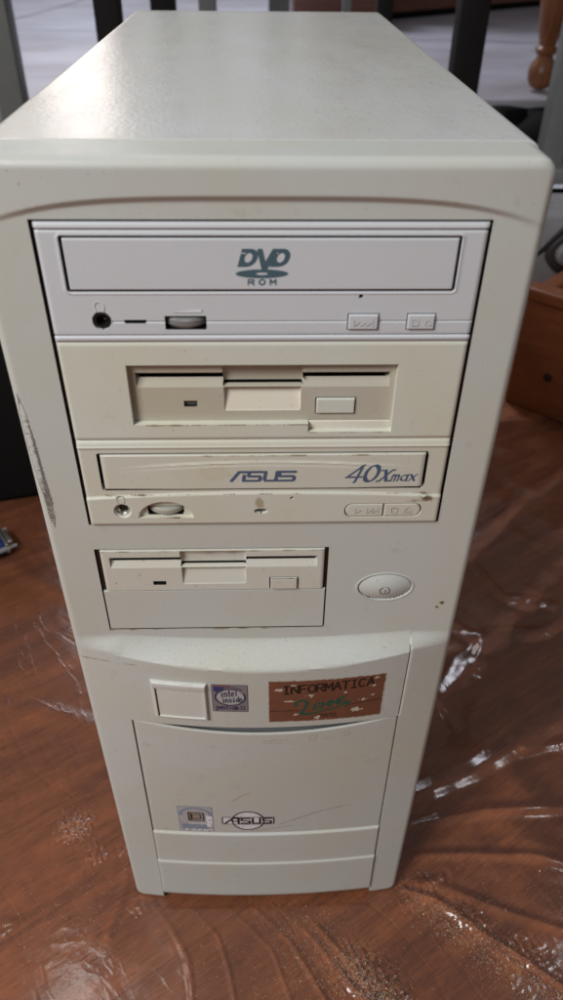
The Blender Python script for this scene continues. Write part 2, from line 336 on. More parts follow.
# ---- stroke lettering
def arc(cx, cy, rx, ry, a0, a1, n=10):
    return [(cx + rx * math.cos(math.radians(a0 + (a1 - a0) * i / n)), cy + ry * math.sin(math.radians(a0 + (a1 - a0) * i / n))) for i in range(n + 1)]
G = {
 'A': [[(0, 0), (.5, 1), (1, 0)], [(.2, .38), (.8, .38)]], 'a': [arc(.45, .32, .4, .3, 0, 360), [(.88, .65), (.88, 0)]],
 'D': [[(0, 0), (0, 1), (.5, 1)] + arc(.5, .5, .5, .5, 90, -90) + [(0, 0)]], 'd': [arc(.42, .32, .4, .32, 0, 360), [(.86, 1), (.86, 0)]],
 'C': [arc(.5, .5, .5, .5, 50, 310)], 'E': [[(1, 0), (0, 0), (0, 1), (1, 1)], [(0, .5), (.85, .5)]], 'F': [[(0, 0), (0, 1), (1, 1)], [(0, .52), (.8, .52)]],
 'I': [[(.5, 0), (.5, 1)], [(.2, 0), (.8, 0)], [(.2, 1), (.8, 1)]], 'i': [[(.4, 0), (.4, .62)], [(.4, .88), (.4, .92)]],
 'L': [[(0, 1), (0, 0), (1, 0)]], 'l': [[(.4, 0), (.4, 1)]],
 'M': [[(0, 0), (0, 1), (.5, .35), (1, 1), (1, 0)]], 'm': [[(0, 0), (0, .65)], [(0, .5), (.25, .65), (.45, .5), (.45, 0)], [(.45, .5), (.7, .65), (.9, .5), (.9, 0)]],
 'N': [[(0, 0), (0, 1), (1, 0), (1, 1)]], 'n': [[(0, 0), (0, .65)], [(0, .45), (.4, .65), (.8, .5), (.8, 0)]],
 'O': [arc(.5, .5, .5, .5, 0, 360, 16)], 'o': [arc(.42, .32, .4, .32, 0, 360)],
 'P': [[(0, 0), (0, 1), (.6, 1)] + arc(.6, .74, .38, .26, 90, -90, 6) + [(0, .48)]], 'p': [[(0, .65), (0, -.35)], arc(.42, .32, .4, .32, 0, 360)],
 'R': [[(0, 0), (0, 1), (.6, 1)] + arc(.6, .74, .38, .26, 90, -90, 6) + [(0, .48)], [(.45, .48), (1, 0)]],
 'S': [[(1, .85), (.75, 1), (.25, 1), (0, .82), (0, .65), (.2, .52), (.8, .47), (1, .33), (1, .16), (.75, 0), (.25, 0), (0, .15)]],
 's': [[(.8, .55), (.5, .65), (.1, .55), (.15, .38), (.7, .28), (.75, .1), (.4, 0), (.05, .1)]],
 'T': [[(0, 1), (1, 1)], [(.5, 1), (.5, 0)]], 't': [[(.4, .95), (.4, .1), (.6, 0), (.8, .05)], [(.1, .65), (.75, .65)]],
 'U': [[(0, 1), (0, .25)] + arc(.5, .28, .5, .28, 180, 360, 8) + [(1, 1)]], 'u': [[(0, .65), (0, .15), (.35, 0), (.8, .2)], [(.8, .65), (.8, 0)]],
 'x': [[(0, .65), (.8, 0)], [(0, 0), (.8, .65)]], 'e': [[(.05, .33), (.8, .33)] + arc(.42, .33, .4, .32, 0, 310, 10)],
 '2': [[(0, .75)] + arc(.5, .72, .45, .28, 160, -30, 8) + [(0, 0), (1, 0)]], '.': [[(.4, 0), (.5, .02)]],
}
def segd(X, Z, a, b, M2=None):
    ax, az = a; bx, bz = b; px, pz = X - ax, Z - az; vx, vz = bx - ax, bz - az
    t = np.clip((px * vx + pz * vz) / max(vx * vx + vz * vz, 1e-9), 0, 1); ex, ez = px - t * vx, pz - t * vz
    if M2 is not None: ex, ez = M2[0] * ex + M2[1] * ez, M2[2] * ex + M2[3] * ez
    return np.hypot(ex, ez)
def strokes(X, Z, polys, M2=None):
    d = np.full(X.shape, 1e9)
    for pl in polys:
        for a, b in zip(pl[:-1], pl[1:]): d = np.minimum(d, segd(X, Z, a, b, M2))
    return d
def word(X, Z, txt, x0, x1, z0, h, gap=.25, slant=0.0, rise=0.0, M2=None):
    n = len(txt); cw = (x1 - x0) / (n + gap * (n - 1)); d = np.full(X.shape, 1e9)
    for i, ch in enumerate(txt):
        if ch not in G: continue
        ox = x0 + i * cw * (1 + gap)
        polys = [[(ox + px * cw + slant * pz * h, z0 + pz * h + rise * (ox + px * cw - x0)) for px, pz in pl] for pl in G[ch]]
        d = np.minimum(d, strokes(X, Z, polys, M2))
    return d
def flat(y): return lambda X, Z: np.full(np.shape(X), float(y))

# ------------------------------------------------------------------ setting
def sheet(name, x0, x1, y0, y1, z, mat, kind='structure'):
    o = link(name, mesh(name, [(x0, y0, z), (x1, y0, z), (x1, y1, z), (x0, y1, z)], [(0, 1, 2, 3)]), M[mat]); tag(o, kind=kind); return o
sheet('grey_floor', -30, 30, -8, 40, -.006, 'grey_floor')
g_ = MB().box((-1.6, -1.2, -.004), (1.6, .98, 0.0)).build('wood_floor', M['wood_floor'], smooth=None); tag(g_, kind='structure')
R8 = Matrix.Rotation(math.radians(1.5), 4, 'Z')
g_ = MB().box((-9, 2.07, -.005), (9, 12, .15), .006, R8).build('stone_platform', M['stone'], smooth=None); tag(g_, kind='structure')

# ------------------------------------------------------------------ the computer tower
tower = empty('computer_tower', (0, 0, 0))
tag(tower, 'old beige upright computer tower with four stacked drives, standing on plastic covered wood', 'computer tower')
XL, XR, ZT, ZB = -95.0, 93.8, 502.0, 0.6
DW = 72.2
def bulge(Z): return 6.0 + 6.5 * np.clip((Z - 100) / 170, 0, 1)
def panel(X, Z): return -bulge(Z) * np.clip(1 - (X / 94.0) ** 2, 0, 1)
def round_edge(X, Z, x0, x1, z0, z1, r, cr):
    d = -rbox(X, Z, x0, x1, z0, z1, cr); q = np.clip(r - d, 0, r); return r - np.sqrt(np.maximum(r * r - q * q, 0))
def bezel_y(X, Z):
    y = np.zeros_like(X)
    za = 488.5 - 6.9 * np.clip(np.abs(X) / 86, 0, 1.2) ** 4                          # arched brow over the drives
    h = 1.6 * np.clip(1 - (np.abs(X) / 95) ** 5, 0, 1)
    y -= h * sm((Z - za) / 2.6)
    Zl = Z + 4.5 * np.clip(1 - (X / 72) ** 2, 0, 1); led = np.clip((284.0 - Zl) / 10.5, 0, 1) ** 1.35
    side = np.where(X > 0, np.clip((np.abs(X) - 71.8) / .8, 0, 1), sm((np.abs(X) - 69) / 9))
    led_s = sm((283.5 - Z) / 9.0)
    lo = panel(X, Z)
    y += lo * (led * (1 - side) + led_s * side)
    inx = np.abs(X) < DW + .4
    rec = ins(rbox(X, Z, -DW - .4, DW + .4, -20, 219.6, 0), .3)
    y += 6.5 * rec                                                                      # recess behind the flap
    y += np.where((Z > 219.8) & (Z < 277), 1.6 * np.clip(1 - np.abs(X - DW) / .45, 0, 1), 0)    # seam on the right
    y += 19 * ins(rbox(X, Z, -75.7, 75.5, 354.2, 483.1, .4), .15)
    y += 11 * ins(rbox(X, Z, -75.7, 28.7, 287.3, 339.9, .3), .25)
    e = ell(X, Z, 56.1, 314.2, 12.6, 8.3); y += 3.5 * ins(e, .4)
    y -= .35 * groove(ell(X, Z, 56.1, 314.2, 13.2, 8.9), .6)
    y = y + round_edge(X, Z, XL, XR, ZB, ZT, 3.6, 6.5)
    return y
def bezel_warp(X, Z):
    # narrow the flap slightly towards the top as the moulding does, and wrap the corners round
    k = 1 + .030 * (np.clip((219.6 - Z) / 210, 0, 1)) * np.clip((94 - np.abs(X)) / 20, 0, 1)
    Xn = X * k
    cr = 6.5; cx, cz = (XL + XR) / 2, (ZB + ZT) / 2; hx, hz = (XR - XL) / 2 - cr, (ZT - ZB) / 2 - cr
    qx = np.abs(X - cx) - hx; qz = np.abs(Z - cz) - hz; out_ = (qx > 0) & (qz > 0); l = np.hypot(qx, qz); o2 = out_ & (l > cr)
    s_ = np.where(o2, cr / np.maximum(l, 1e-6), 1)
    Xn = np.where(o2, cx + np.sign(X - cx) * (hx + qx * s_), Xn); Zn = np.where(o2, cz + np.sign(Z - cz) * (hz + qz * s_), Z)
    return Xn, Zn
xs = lines(XL, XR, 1.1, (-75.7, 75.5, 28.7, -DW - .2, DW + .2, DW, XL + 1, XL + 3, XR - 1, XR - 3), .4)
zs = lines(ZB, ZT, 1.1, (483.1, 354.2, 339.9, 287.3, 219.6, 273.5, 280, 306, 322.5, ZT - 1, ZT - 3, ZB + 1.5), .4)
zs = np.array(sorted(set(zs) | set(np.round(np.linspace(482, 492, 30), 3)) | set(np.round(np.linspace(271, 285, 36), 3)) | set(np.round(np.linspace(303, 325, 50), 3))))
xs = np.array(sorted(set(xs) | set(np.round(np.linspace(41, 71, 75), 3))))
xs = xs[np.concatenate([[True], np.diff(xs) > .04])]; zs = zs[np.concatenate([[True], np.diff(zs) > .04])]
bez = relief('front_bezel', xs, zs, bezel_y, M['case'], tower, 21.0, bezel_warp, 50,
    masks=[(lambda X, Z, Y: (Y > 1.2) & (Z > 286) & (Z < 484) & (np.abs(X) < 76), 'black'), (lambda X, Z, Y: (Z < 219.4) & (Z > 12) & (np.abs(X) < DW) & (Y > panel(X, Z) + 4), 'inner')])  # bay gap walls coloured black, finger recess darkened, as painted shade

# painted steel cover, wrapped over top and sides, its front edge just behind the bezel
def cover():
    x0, x1, z0, z1, r = XL + .2, XR - .2, 3.0, ZT + .15, 4.5; pr = [(x0, z0)]
    pr += [(x0 + r + r * math.cos(a), z1 - r + r * math.sin(a)) for a in np.linspace(math.pi, math.pi / 2, 7)]
    pr += [(x1 - r + r * math.cos(a), z1 - r + r * math.sin(a)) for a in np.linspace(math.pi / 2, 0, 7)] + [(x1, z0)]
    ys = [(21.5, 1.2), (21.6, .35), (21.9, 0), (22.6, 0)] + [(y, 0) for y in np.linspace(40, 410, 12)] + [(424.2, 0), (424.9, .4), (425, 1.5)]
    V = []; n = len(pr); cx, cz = (x0 + x1) / 2, (z0 + z1) / 2
    for y, i in ys:
        for x, z in pr: V.append(((x - math.copysign(i, x - cx)) * .001, y * .001, (z - (i if z > cz else 0)) * .001))
    F = [(j * n + k, j * n + k + 1, (j + 1) * n + k + 1, (j + 1) * n + k) for j in range(len(ys) - 1) for k in range(n - 1)]
    return link('steel_cover', mesh('steel_cover', V, F), M['cover'], tower, 45)
cover()
MB().box((XL * .001 + .002, .0205, .003), (XR * .001 - .002, .422, .499)).build('chassis', M['gap'], tower, None)
for x in (-.078, .077):
    for y in (.02, .37): MB().box((x - .012, y, .0012), (x + .012, y + .03, .0032)).build('foot', M['black'], tower, None)


# hinged flap below
def flap_y(X, Z):
    y = panel(X, Z) + .6
    y -= 1.1 * sm((97.0 - Z) / 1.6)
    y += 1.5 * groove(Z - 97.2, 0.8) * .25
    y -= 1.0 * sm((60.0 - Z) / 1.6)
    d = np.minimum(np.abs(X + DW - .3), np.abs(X - DW + .3)); y += .5 * np.clip(1 - d / .7, 0, 1)
    y += .5 * np.clip(1 - (219 - Z) / .6, 0, 1)
    y += 4.5 * np.clip(1 - (Z - 8.5) / 5, 0, 1) ** 2
    return y
def flap_warp(X, Z):
    t = np.clip((Z - 150) / 69, 0, 1); Zn = Z - t * 6.4 * np.clip(1 - (X / 70) ** 2, 0, 1)
    k = 1 + .030 * (np.clip((219.6 - Z) / 210, 0, 1)); return X * k, Zn
relief('front_flap', lines(-DW, DW - .35, 2, (-DW + .5, DW - .8), .4), lines(8.5, 219, 2, (97, 96, 60, 59, 218, 10, 12), .5), flap_y, M['case'], tower, (.7,), flap_warp)

# power button
def pb(X, Z):
    q = ((X - 56.1) / 12.2) ** 2 + ((Z - 314.2) / 7.9) ** 2; y = -2.3 * (1 - np.clip(q, 0, 1)) + .3
    return y + .45 * groove(np.hypot(X - 56.1, Z - 313.2) - 2.3, .35) + 2.5 * np.clip((q - 1) * 4, 0, 1)
def ell_warp(cx, cz, a, b):
    def f(X, Z):     # square grid -> disc -> ellipse
        u, v = X, Z; x_ = u * np.sqrt(1 - v * v / 2); z_ = v * np.sqrt(1 - u * u / 2); return cx + x_ * a, cz + z_ * b
    return f
ew = ell_warp(56.1, 314.2, 12.2, 7.9); uu = np.linspace(-1, 1, 70)
pbtn = relief('power_button', uu, uu, lambda U, V_: pb(*ew(U, V_)), M['case'], tower, 3.0, ew)
decal('power_symbol', 53.2, 59.0, 310.2, 316.4, .12, lambda X, Z: np.where((np.abs(np.hypot((X - 56.1) * 1.0, Z - 313.2) - 2.3) < .26) | (segd(X, Z, (56.1, 312.2), (56.1, 314.3)) < .3), 0, -1), ['emboss_dark'], pbtn, pb, .08)

# ---- square cap button beside the stickers
def cap():
    x0, x1, z0, z1 = -58.6, -30.0, 227.2, 258.2
    def f(X, Z):
        y = panel(X, Z) - 1.7
        inner = rbox(X, Z, x0 + 2.0, x1 - 1.9, z0 + 1.8, z1 - 5.0, .2)
        y += .7 * ins(inner, .3); y += 3 * ins(rbox(X, Z, x0 + 1.9, x0 + 2.8, z0 + 1.8, z1 - 5.0, 0), .2)
        y += np.clip((z1 - 3.2 - Z) / 2.0, 0, 1) * .3 - .3
        y += round_edge(X, Z, x0, x1, z0, z1, 1.3, 1.0); return y
    o = relief('cap_button', lines(x0, x1, .7, (x0 + 1.9, x0 + 2.8, x1 - 1.9, x0 + 1, x1 - 1), .3), lines(z0, z1, .7, (z0 + 1.8, z1 - 5.0, z1 - 1, z0 + 1), .3), f, M['cap'], tower, -6,
        masks=[(lambda X, Z, Y: Y - panel(X, Z) > .7, 'black')])  # slot at the left coloured black for its shade
    0 and MB().box(((x1 - .3) * .001, -.0135, (z0 + 1) * .001), ((x1 + .9) * .001, -.008, (z1 - 1.5) * .001)).build('shadow_gap', M['gap'], tower, None)
    return f
cap_f = cap()
# LED hole in the finger recess
MB().lathe((.0048, -.0075, .2172), [(.0021, 0), (.0021, .002), (.0012, .0021)], 'y', 24).build('indicator', M['black'], tower)
MB().lathe((.0048, -.0078, .2172), [(.0011, 0), (.0008, -.0006)], 'y', 16).build('indicator_lens', M['metal'], tower)

# ---- moulded lettering on the flap
def fl(X, Z):
    Z0 = Z
    for _ in range(4): Z0 = Z + np.clip((Z0 - 150) / 69, 0, 1) * 6.4 * np.clip(1 - (X / 70) ** 2, 0, 1)
    return flap_y(X, np.minimum(Z0, 218))
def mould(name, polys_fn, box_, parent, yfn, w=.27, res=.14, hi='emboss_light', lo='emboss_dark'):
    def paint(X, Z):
        d = polys_fn(X, Z); d2 = polys_fn(X - .22, Z + .25)  # shifted dark copy paints the shade beside raised strokes
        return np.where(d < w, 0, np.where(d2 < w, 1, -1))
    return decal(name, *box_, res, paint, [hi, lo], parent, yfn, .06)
mould('reset_lettering', lambda X, Z: word(X, Z, 'RESET', -1.5, 11.5, 203.6, 3.4, .35), (-3, 13, 202, 208.5), tower, fl, w=.2)
mould('disk_symbol', lambda X, Z: np.minimum(strokes(X, Z, [[(23, 205.5), (23, 210), (27, 210), (27, 205.5), (23, 205.5)]]), strokes(X, Z, [[(24.2, 205.5), (24.2, 207.4), (25.8, 207.4), (25.8, 205.5)]])), (22, 28.5, 204.5, 211), tower, fl)
mould('lamp_symbol', lambda X, Z: np.minimum(np.abs(np.hypot(X - 43.8, Z - 209.6) - 1.6), strokes(X, Z, [[(42, 207.2), (45.6, 207.2)], [(43.8, 212.2), (43.8, 211.6)], [(41.2, 210), (40.8, 210)], [(46.6, 210), (47, 210)]])), (40, 48, 206, 213.5), tower, fl)

# ------------------------------------------------------------------ stickers
def noise2(X, Z, s, seed):
    r = np.random.default_rng(seed); v = 0
    for k in range(7):
        a = r.uniform(0, 6.28); fq = s * r.uniform(.6, 2.2); v = v + np.sin((X * math.cos(a) + Z * math.sin(a)) * fq + r.uniform(0, 6.28))
    return v / 7
def info(X, Z):
    I = np.zeros(X.shape, int); U = X - 1.0; V_ = Z - 224.5 + .02 * U       # 61 x 37 mm sticker
    d = word(U, V_, 'INFORMATICA', 7.7, 54.5, 25.4, 6.4, 2 * .11, 0, .055); I = np.where(d < .56, 1, I)
    d = strokes(U, V_, [[(1, 10.6), (16, 10.6)], [(42.5, 12.8), (60, 15.2)]]); I = np.where(d < .28, 1, I)
    g = strokes(U, V_, [[(14.6, 15.0), (14.4, 17.2), (17, 19.4), (19.6, 19.2), (20.6, 16.4), (19.3, 12.2), (17.2, 7.6), (22.5, 7.0)]]); I = np.where(g < .85, 2, I)
    g = word(U, V_, 'EMME', 23.8, 40.6, 10.2, 5.0, 0.22, .12, .33); I = np.where(g < .6, 2, I)
    g = strokes(U, V_, [[(19, 6.6), (24, 7.6), (36, 11.4), (43, 15.8)], [(43, 15.8), (38.6, 15.0)], [(43, 15.8), (41, 11.4)]]); I = np.where(g < .6, 2, I)
    d = word(U, V_, 'PRATO', 25.5, 36, 3.6, 2.8, .25); I = np.where(d < .27, 1, I)
    d = word(U, V_, '...', 45, 49.5, 15.2, 3, .2); I = np.where(d < .3, 1, I)
    w = noise2(U, V_, 1.5, 5); spots = [(5.3, 29, 2.8, 1.2), (12.5, 32.8, 1.8, 1.0), (22, 23.5, 3.0, 1.6), (10.5, 19, 3.6, .9), (15, 7, 1.6, 1.2), (26, 3.5, 1.6, 2.2), (46.5, 8, 3.2, 2.3), (54.5, 27.5, 2.0, 1.0), (56, 34, 1.6, 1.2), (54.5, 19.5, 1.4, .7), (50, 16.5, 3.4, 1.1), (40, 24, 1.4, .7)]
    for cx, cz, a, b in spots: I = np.where(np.hypot((U - cx - .25 * (V_ - cz)) / (a * .78), (V_ - cz) / (b * .85)) + 1.1 * w < .85, 3, I)
    e = rbox(U, V_, 0.2, 60.6, .4, 36.6, 1.0) + .5 * noise2(U, V_, 1.3, 9); I = np.where(e > -.35, 3, I); I = np.where(e > 0, -1, I)
    return I
decal('shop_sticker', .5, 62.8, 222.6, 262.2, .17, info, ['s_brown', 's_black', 's_green', 's_worn'], tower, panel, .12, 'brown foil sticker with black and green lettering, partly scraped white')
def intel(X, Z):
    U = X + 27.6; V_ = Z - 234.6; I = np.zeros(X.shape, int)          # 18.6 x 23.6
    I = np.where((V_ > 17.6) & (U < 7.5 - (22.5 - V_) * .5) & (U > 1) & (V_ < 21.6), 2, I); I = np.where((V_ > 21.9) & (U > 1) & (U < 9.5), 3, I)
    q = np.hypot((U - 9.4) / 7.6, (V_ - 12.6) / 6.9); ang = np.degrees(np.arctan2(V_ - 12.6, U - 9.4))
    I = np.where((q < .92), 4, I)
    I = np.where((np.abs(q - 1) < .075) & ~((ang > 28) & (ang < 62)), 1, I)
    q2 = np.hypot((U - 9.4) / 8.0, (V_ - 13.4) / 7.9); I = np.where((np.abs(q2 - 1) < .05) & (ang > 45) & (ang < 150), 1, I)
    d = np.minimum(word(U, V_, 'intel', 4.6, 13.4, 12.9, 5.2, .22, 0, .12), word(U, V_, 'inside', 5.2, 15.6, 7.8, 4.4, .2, 0, .12)); I = np.where(d < .36, 1, I)
    d = word(U, V_, 'pentium', 2, 13.2, 2.0, 4.0, .22); I = np.where(d < .33, 1, I)
    d = word(U, V_, 'II', 14.2, 17, 2.0, 2.8, .2); I = np.where(d < .3, 1, I)
    e = rbox(U, V_, 0, 18.4, 0, 23.4, .6); I = np.where(e > -.35, 1, I); return np.where(e > 0, -1, I)
decal('processor_sticker', -27.8, -9.0, 234.4, 258.2, .16, intel, ['s_grey', 's_navy', 's_blue', 's_red', 's_pale'], tower, panel, .12, 'small silver square sticker with dark oval logo')
def oem(X, Z):
    U = X + 55.4; V_ = Z - 99.2; I = np.zeros(X.shape, int)           # 22 x 31.5
    q = np.hypot((U - 11) / 9.3, (V_ - 21.5) / 7.6); I = np.where((np.abs(q - 1) < .11) & (V_ > 20), 1, I)
    I = np.where((V_ > 2.6) & (V_ < 9) & (U > 1.4) & (U < 18) & (noise2(X, Z, 2.4, 3) > -.30), 1, I)
    I = np.where((V_ > 8.8) & (V_ < 10.5) & (U > 6) & (U < 17) & (noise2(X, Z, 3, 4) > 0), 2, I)
    e = rbox(U, V_, 6.0, 16.4, 13.2, 24.2, .5); I = np.where(e < 0, 3, I); I = np.where(np.abs(e + .5) < .45, 4, I)
    e = rbox(U, V_, 8.6, 13.8, 16, 21.4, .3); I = np.where(np.abs(e) < .35, 4, I)
    I = np.where((np.abs(U - 7.9) < .35) & (V_ > 13) & (V_ < 24), 4, I); I = np.where((np.abs(U - 14.8) < .3) & (V_ > 13) & (V_ < 24), 1, I)
    I = np.where((U > 17.4) & (V_ > 6) & (V_ < 20) & (noise2(X, Z, .9, 6) > -.35), 2, I)
    I = np.where((V_ < 2.4) & (noise2(X, Z, 1.0, 16) > 0), 2, I)
    e = rbox(U, V_, 0, 21.6, 0, 31.2, .5); I = np.where(e > -.5, 1, I); return np.where(e > 0, -1, I)
decal('licence_sticker', -55.6, -33.4, 99.0, 130.8, .18, oem, ['s_pale', 's_ltblue', 's_white', 's_tan', 's_black'], tower, fl, .14, 'shiny pale blue hologram sticker with small square emblem')
def badge(X, Z):
    U = X + 11.7; V_ = Z - 113.6; I = np.full(X.shape, -1)
    e = rbox(U, V_, -16.4, 16.4, -4.6, 4.6, .5); I = np.where(e < 0, 0, I); I = np.where(np.abs(e + .3) < .35, 1, I)
    q = np.hypot(U / 10.4, V_ / 12.3); I = np.where(q < 1, 0, I); I = np.where((q < 1) & (q > .90), 1, I)
    I = np.where((q < .90) & (q > .55) & (np.abs(V_) > 4.6) & (noise2(U, V_, 2.6, 8) > .45), 2, I)
    I = np.where((np.abs(V_) < 4.9) & (np.abs(V_) > 4.1) & (q < .9), 1, I)
    d = strokes(U, V_, [[(-14.5, -3.6), (-9.5, 3.2), (-5.5, 3.2)], [(-6.0, 3.0), (-6.0, -3.2)], [(-10, -.6), (-6, -.6)],
        [(1.2, 3.1), (-4, 3.1), (-4, .3), (1.0, -.3), (1.0, -3.1), (-4.2, -3.1)], [(3, 3.2), (3, -3.1), (7.6, -3.1), (7.6, 3.2)], [(14.8, 3.1), (9.6, 3.1), (9.6, .3), (14.4, -.3), (14.4, -3.1), (9.4, -3.1)]])
    return np.where(d < .82, 1, I)
decal('maker_badge', -28.4, 5.0, 101, 126.2, .17, badge, ['s_white', 's_black', 's_ltblue'], tower, fl, .14, 'small oval badge with a black word across it')

# scuffs, scratches, grime
def scuff(X, Z):
    c = np.interp(Z, [354, 362, 368, 378, 391, 403, 412, 418], [-90.3, -90.4, -90.2, -91.0, -91.6, -92.0, -92.3, -92.6])
    hw = np.interp(Z, [354, 358, 366, 380, 395, 410, 418], [.3, 1.2, 1.5, 1.7, 1.8, 1.3, .2])
    w = noise2(X, Z, 2.6, 2); r = rng.random(X.shape)
    return np.where((np.abs(X - c + .3 * w) < hw) & (r > np.interp(Z, [354, 372, 385], [.45, .12, .03])), 0, -1)
decal('scuff_mark', -94.6, -88, 353, 419, .28, scuff, ['scuff'], tower, bezel_y, .05, 'long dark scuff down the left edge')
for pl_, bx_, w_, m_ in (([(8.4, 108.3), (20, 115.5), (33, 122.8), (50, 128), (67, 133.7)], (7, 69, 107, 135), .28, 'scuff'), ([(-21, 138.6), (-15, 145), (-9.9, 148.4)], (-23, -8, 137, 150), .5, 'stain_pale'), ([(-10, 99.4), (8, 104), (16, 106)], (-12, 18, 98, 108), .45, 'stain_pale')):
    decal('scratch', *bx_, .3, lambda X, Z: np.where((strokes(X, Z, [pl_]) + .12 * noise2(X, Z, 3, 1) < w_) & (rng.random(X.shape) > .25), 0, -1), [m_], tower, fl, .05)
def spots(cs):
    def f(X, Z):
        I = np.full(X.shape, -1); w = noise2(X, Z, 2.2, 12)
        for cx, cz, a, k in cs: I = np.where(np.hypot(X - cx, Z - cz) + a * .6 * w < a, k, I)
        return I
    return f
for c_ in ((84.6, 303.2, 1.3), (82.7, 300.2, .8)): decal('grime_spot', c_[0] - 3, c_[0] + 3, c_[1] - 3, c_[1] + 3, .2, spots([(*c_, 1), (c_[0], c_[1], c_[2] * .55, 0)]), ['stain', 'stain_pale'], tower, bezel_y, .06)

# ------------------------------------------------------------------ drives (parts of the tower)
def body(name, f, x0, x1, z0, z1, bx, bz, mat, parent, step=.9, back=16, e=.3, masks=(), dx=(), dz=()):
    o = relief(name, lines(x0, x1, step, bx, e, dx), lines(z0, z1, step, bz, e, dz), f, M[mat], parent, back, masks=masks); return o
def disc_wheel(name, cx, cz, y, r, t, mat, parent, flat_=1.0):
    mb = MB(); n = 150; V = []; F = []
    for (rr, zz) in ((r * .7, -t / 2), (r * .93, -t / 2), (r, -t * .22), (r, t * .22), (r * .93, t / 2), (r * .7, t / 2)):
        for k in range(n):
            a = 2 * math.pi * k / n; q = rr * (1 - (.014 if (k % 2 and rr > r * .9) else 0))
            V.append(((cx + q * math.cos(a)) * .001, (y + r + q * math.sin(a)) * .001, (cz + zz) * .001))
    for i in range(5):
        for k in range(n): F.append((i * n + k, i * n + (k + 1) % n, (i + 1) * n + (k + 1) % n, (i + 1) * n + k))
    F.append(tuple(range(n))); F.append(tuple(5 * n + k for k in range(n))[::-1])
    mb.V = V; mb.F = F; return mb.build(name, M[mat], parent, 20)
def key(name, x0, x1, z0, z1, y, mat, parent, r=.5, cr=.5, back=6, lab=None, corner=0):
    w = None
    f = lambda X, Z: y + round_edge(X, Z, x0, x1, z0, z1, r, cr)
    o = relief(name, lines(x0, x1, .6, (x0 + r * .5, x1 - r * .5), .2), lines(z0, z1, .6, (z0 + r * .5, z1 - r * .5), .2), f, M[mat], parent, back)
    if corner:      # pill ends
        me = o.data; sx0, sx1 = corner
        h = (z1 - z0) / 2; cz = (z0 + z1) / 2
        for v in me.vertices:
            x, z = v.co.x * 1000, v.co.z * 1000; k = math.sqrt(max(0, 1 - ((z - cz) / h) ** 2))
            if sx0 and x < x0 + h: v.co.x = (x0 + h - (x0 + h - x) * k) * .001
            if sx1 and x > x1 - h: v.co.x = (x1 - h + (x - x1 + h) * k) * .001
    return o
def headphone(cx, cz, s=1.0):
    return lambda X, Z: np.minimum(strokes(X, Z, [arc(cx, cz, 1.7 * s, 1.9 * s, -20, 200)]), strokes(X, Z, [[(cx - 1.6 * s, cz - .6 * s), (cx - 1.3 * s, cz - 1.8 * s)], [(cx + 1.6 * s, cz - .6 * s), (cx + 1.3 * s, cz - 1.8 * s)]]))

ln = MB()  # black strips added between drives and bezel to deepen the gap shade
for a, b, c, d in ((-75.7, -74.15, 354.2, 483), (74.35, 75.5, 354.2, 483), (-75.4, 75.4, 482.25, 483), (-75.4, 75.4, 439.8, 440.4), (-75.4, 75.4, 397.5, 398.1), (-75.4, 75.4, 354.2, 355.1)):
    ln.box((a * .001, .0016, c * .001), (b * .001, .018, d * .001))
ln.build('gap_shade_strips', M['black'], tower, None)
ln = MB()  # same added dark strips round the lower floppy drive
for a, b, c, d in ((-75.6, -73.2, 313.6, 339.8), (26.7, 28.6, 313.6, 339.8), (-75.6, 28.6, 313.4, 314.2)): ln.box((a * .001, .0012, c * .001), (b * .001, .0105, d * .001))
ln.build('gap_shade_strips', M['black'], tower, None)
# --- DVD drive, top bay
dvd_tray = (-65.7, 65.2, 459.7, 477.2)
def dvd_y(X, Z):
    y = np.full(X.shape, -.6)
    y += .7 * groove(Z - 480.0, .5) - .35 * ins(-(Z - 480.2), .4) + .7 * groove(Z - 442.7, .45) - .3 * ins((Z - 442.5), .4)
    t = rbox(X, Z, dvd_tray[0] - 1.05, dvd_tray[1] + .9, dvd_tray[2] - .6, dvd_tray[3] + .8, .9); y += 7 * ins(t, .2)
    y += .35 * groove(rbox(X, Z, dvd_tray[0] - 1.4, dvd_tray[1] + 1.4, dvd_tray[2] - 1.4, dvd_tray[3] + 1.4, 1.5), .5) * -1
    y += np.where((X > -53) & (X < 74), .55 * groove(Z - 447.9, .45), 0)
    y += 9 * ins(np.hypot(X + 56.6, Z - 448.3) - 3.3, .35)
    y += 5 * ins(rbox(X, Z, -48.8, -41.0, 447.4, 448.7, .5), .2)
    y += 6 * ins(rbox(X, Z, -34.6, -20.0, 445.0, 450.0, .2), .25)
    y += 5 * ins(rbox(X, Z, 29.7, 41.0, 444.7, 451.0, .3), .2) + 5 * ins(rbox(X, Z, 50.7, 61.1, 444.7, 451.0, .3), .2)
    y += 5 * ins(np.hypot(X - 33.9, Z - 457.1) - .75, .2)
    y += round_edge(X, Z, -74.2, 74.4, 440.3, 482.3, .6, .5)
    return y
dvd = body('dvd_drive', dvd_y, -74.2, 74.4, 440.3, 482.3, (-66.75, 66.1, -48.8, -41, -34.6, -20, 29.7, 41, 50.7, 61.1, -59.7, -53.5, 33.2, 34.6),
           (480, 442.7, 459.1, 478.0, 447.9, 447.4, 448.7, 445, 450, 444.7, 451, 451.4, 445.2, 457.8, 456.4), 'dvd', tower, .8, e=.4, masks=[(lambda X, Z, Y: Y > .3, 'black')], dx=((-61, -52, .22), (33, 35, .15)), dz=((444.4, 452.2, .22), (456, 458.2, .15)))  # deep faces round tray and holes blackened as painted shade
dvd['label'] = 'lilac grey drive bezel in the top bay'
tray = key('tray_door', *dvd_tray, -.95, 'dvd', dvd, .5, .8)
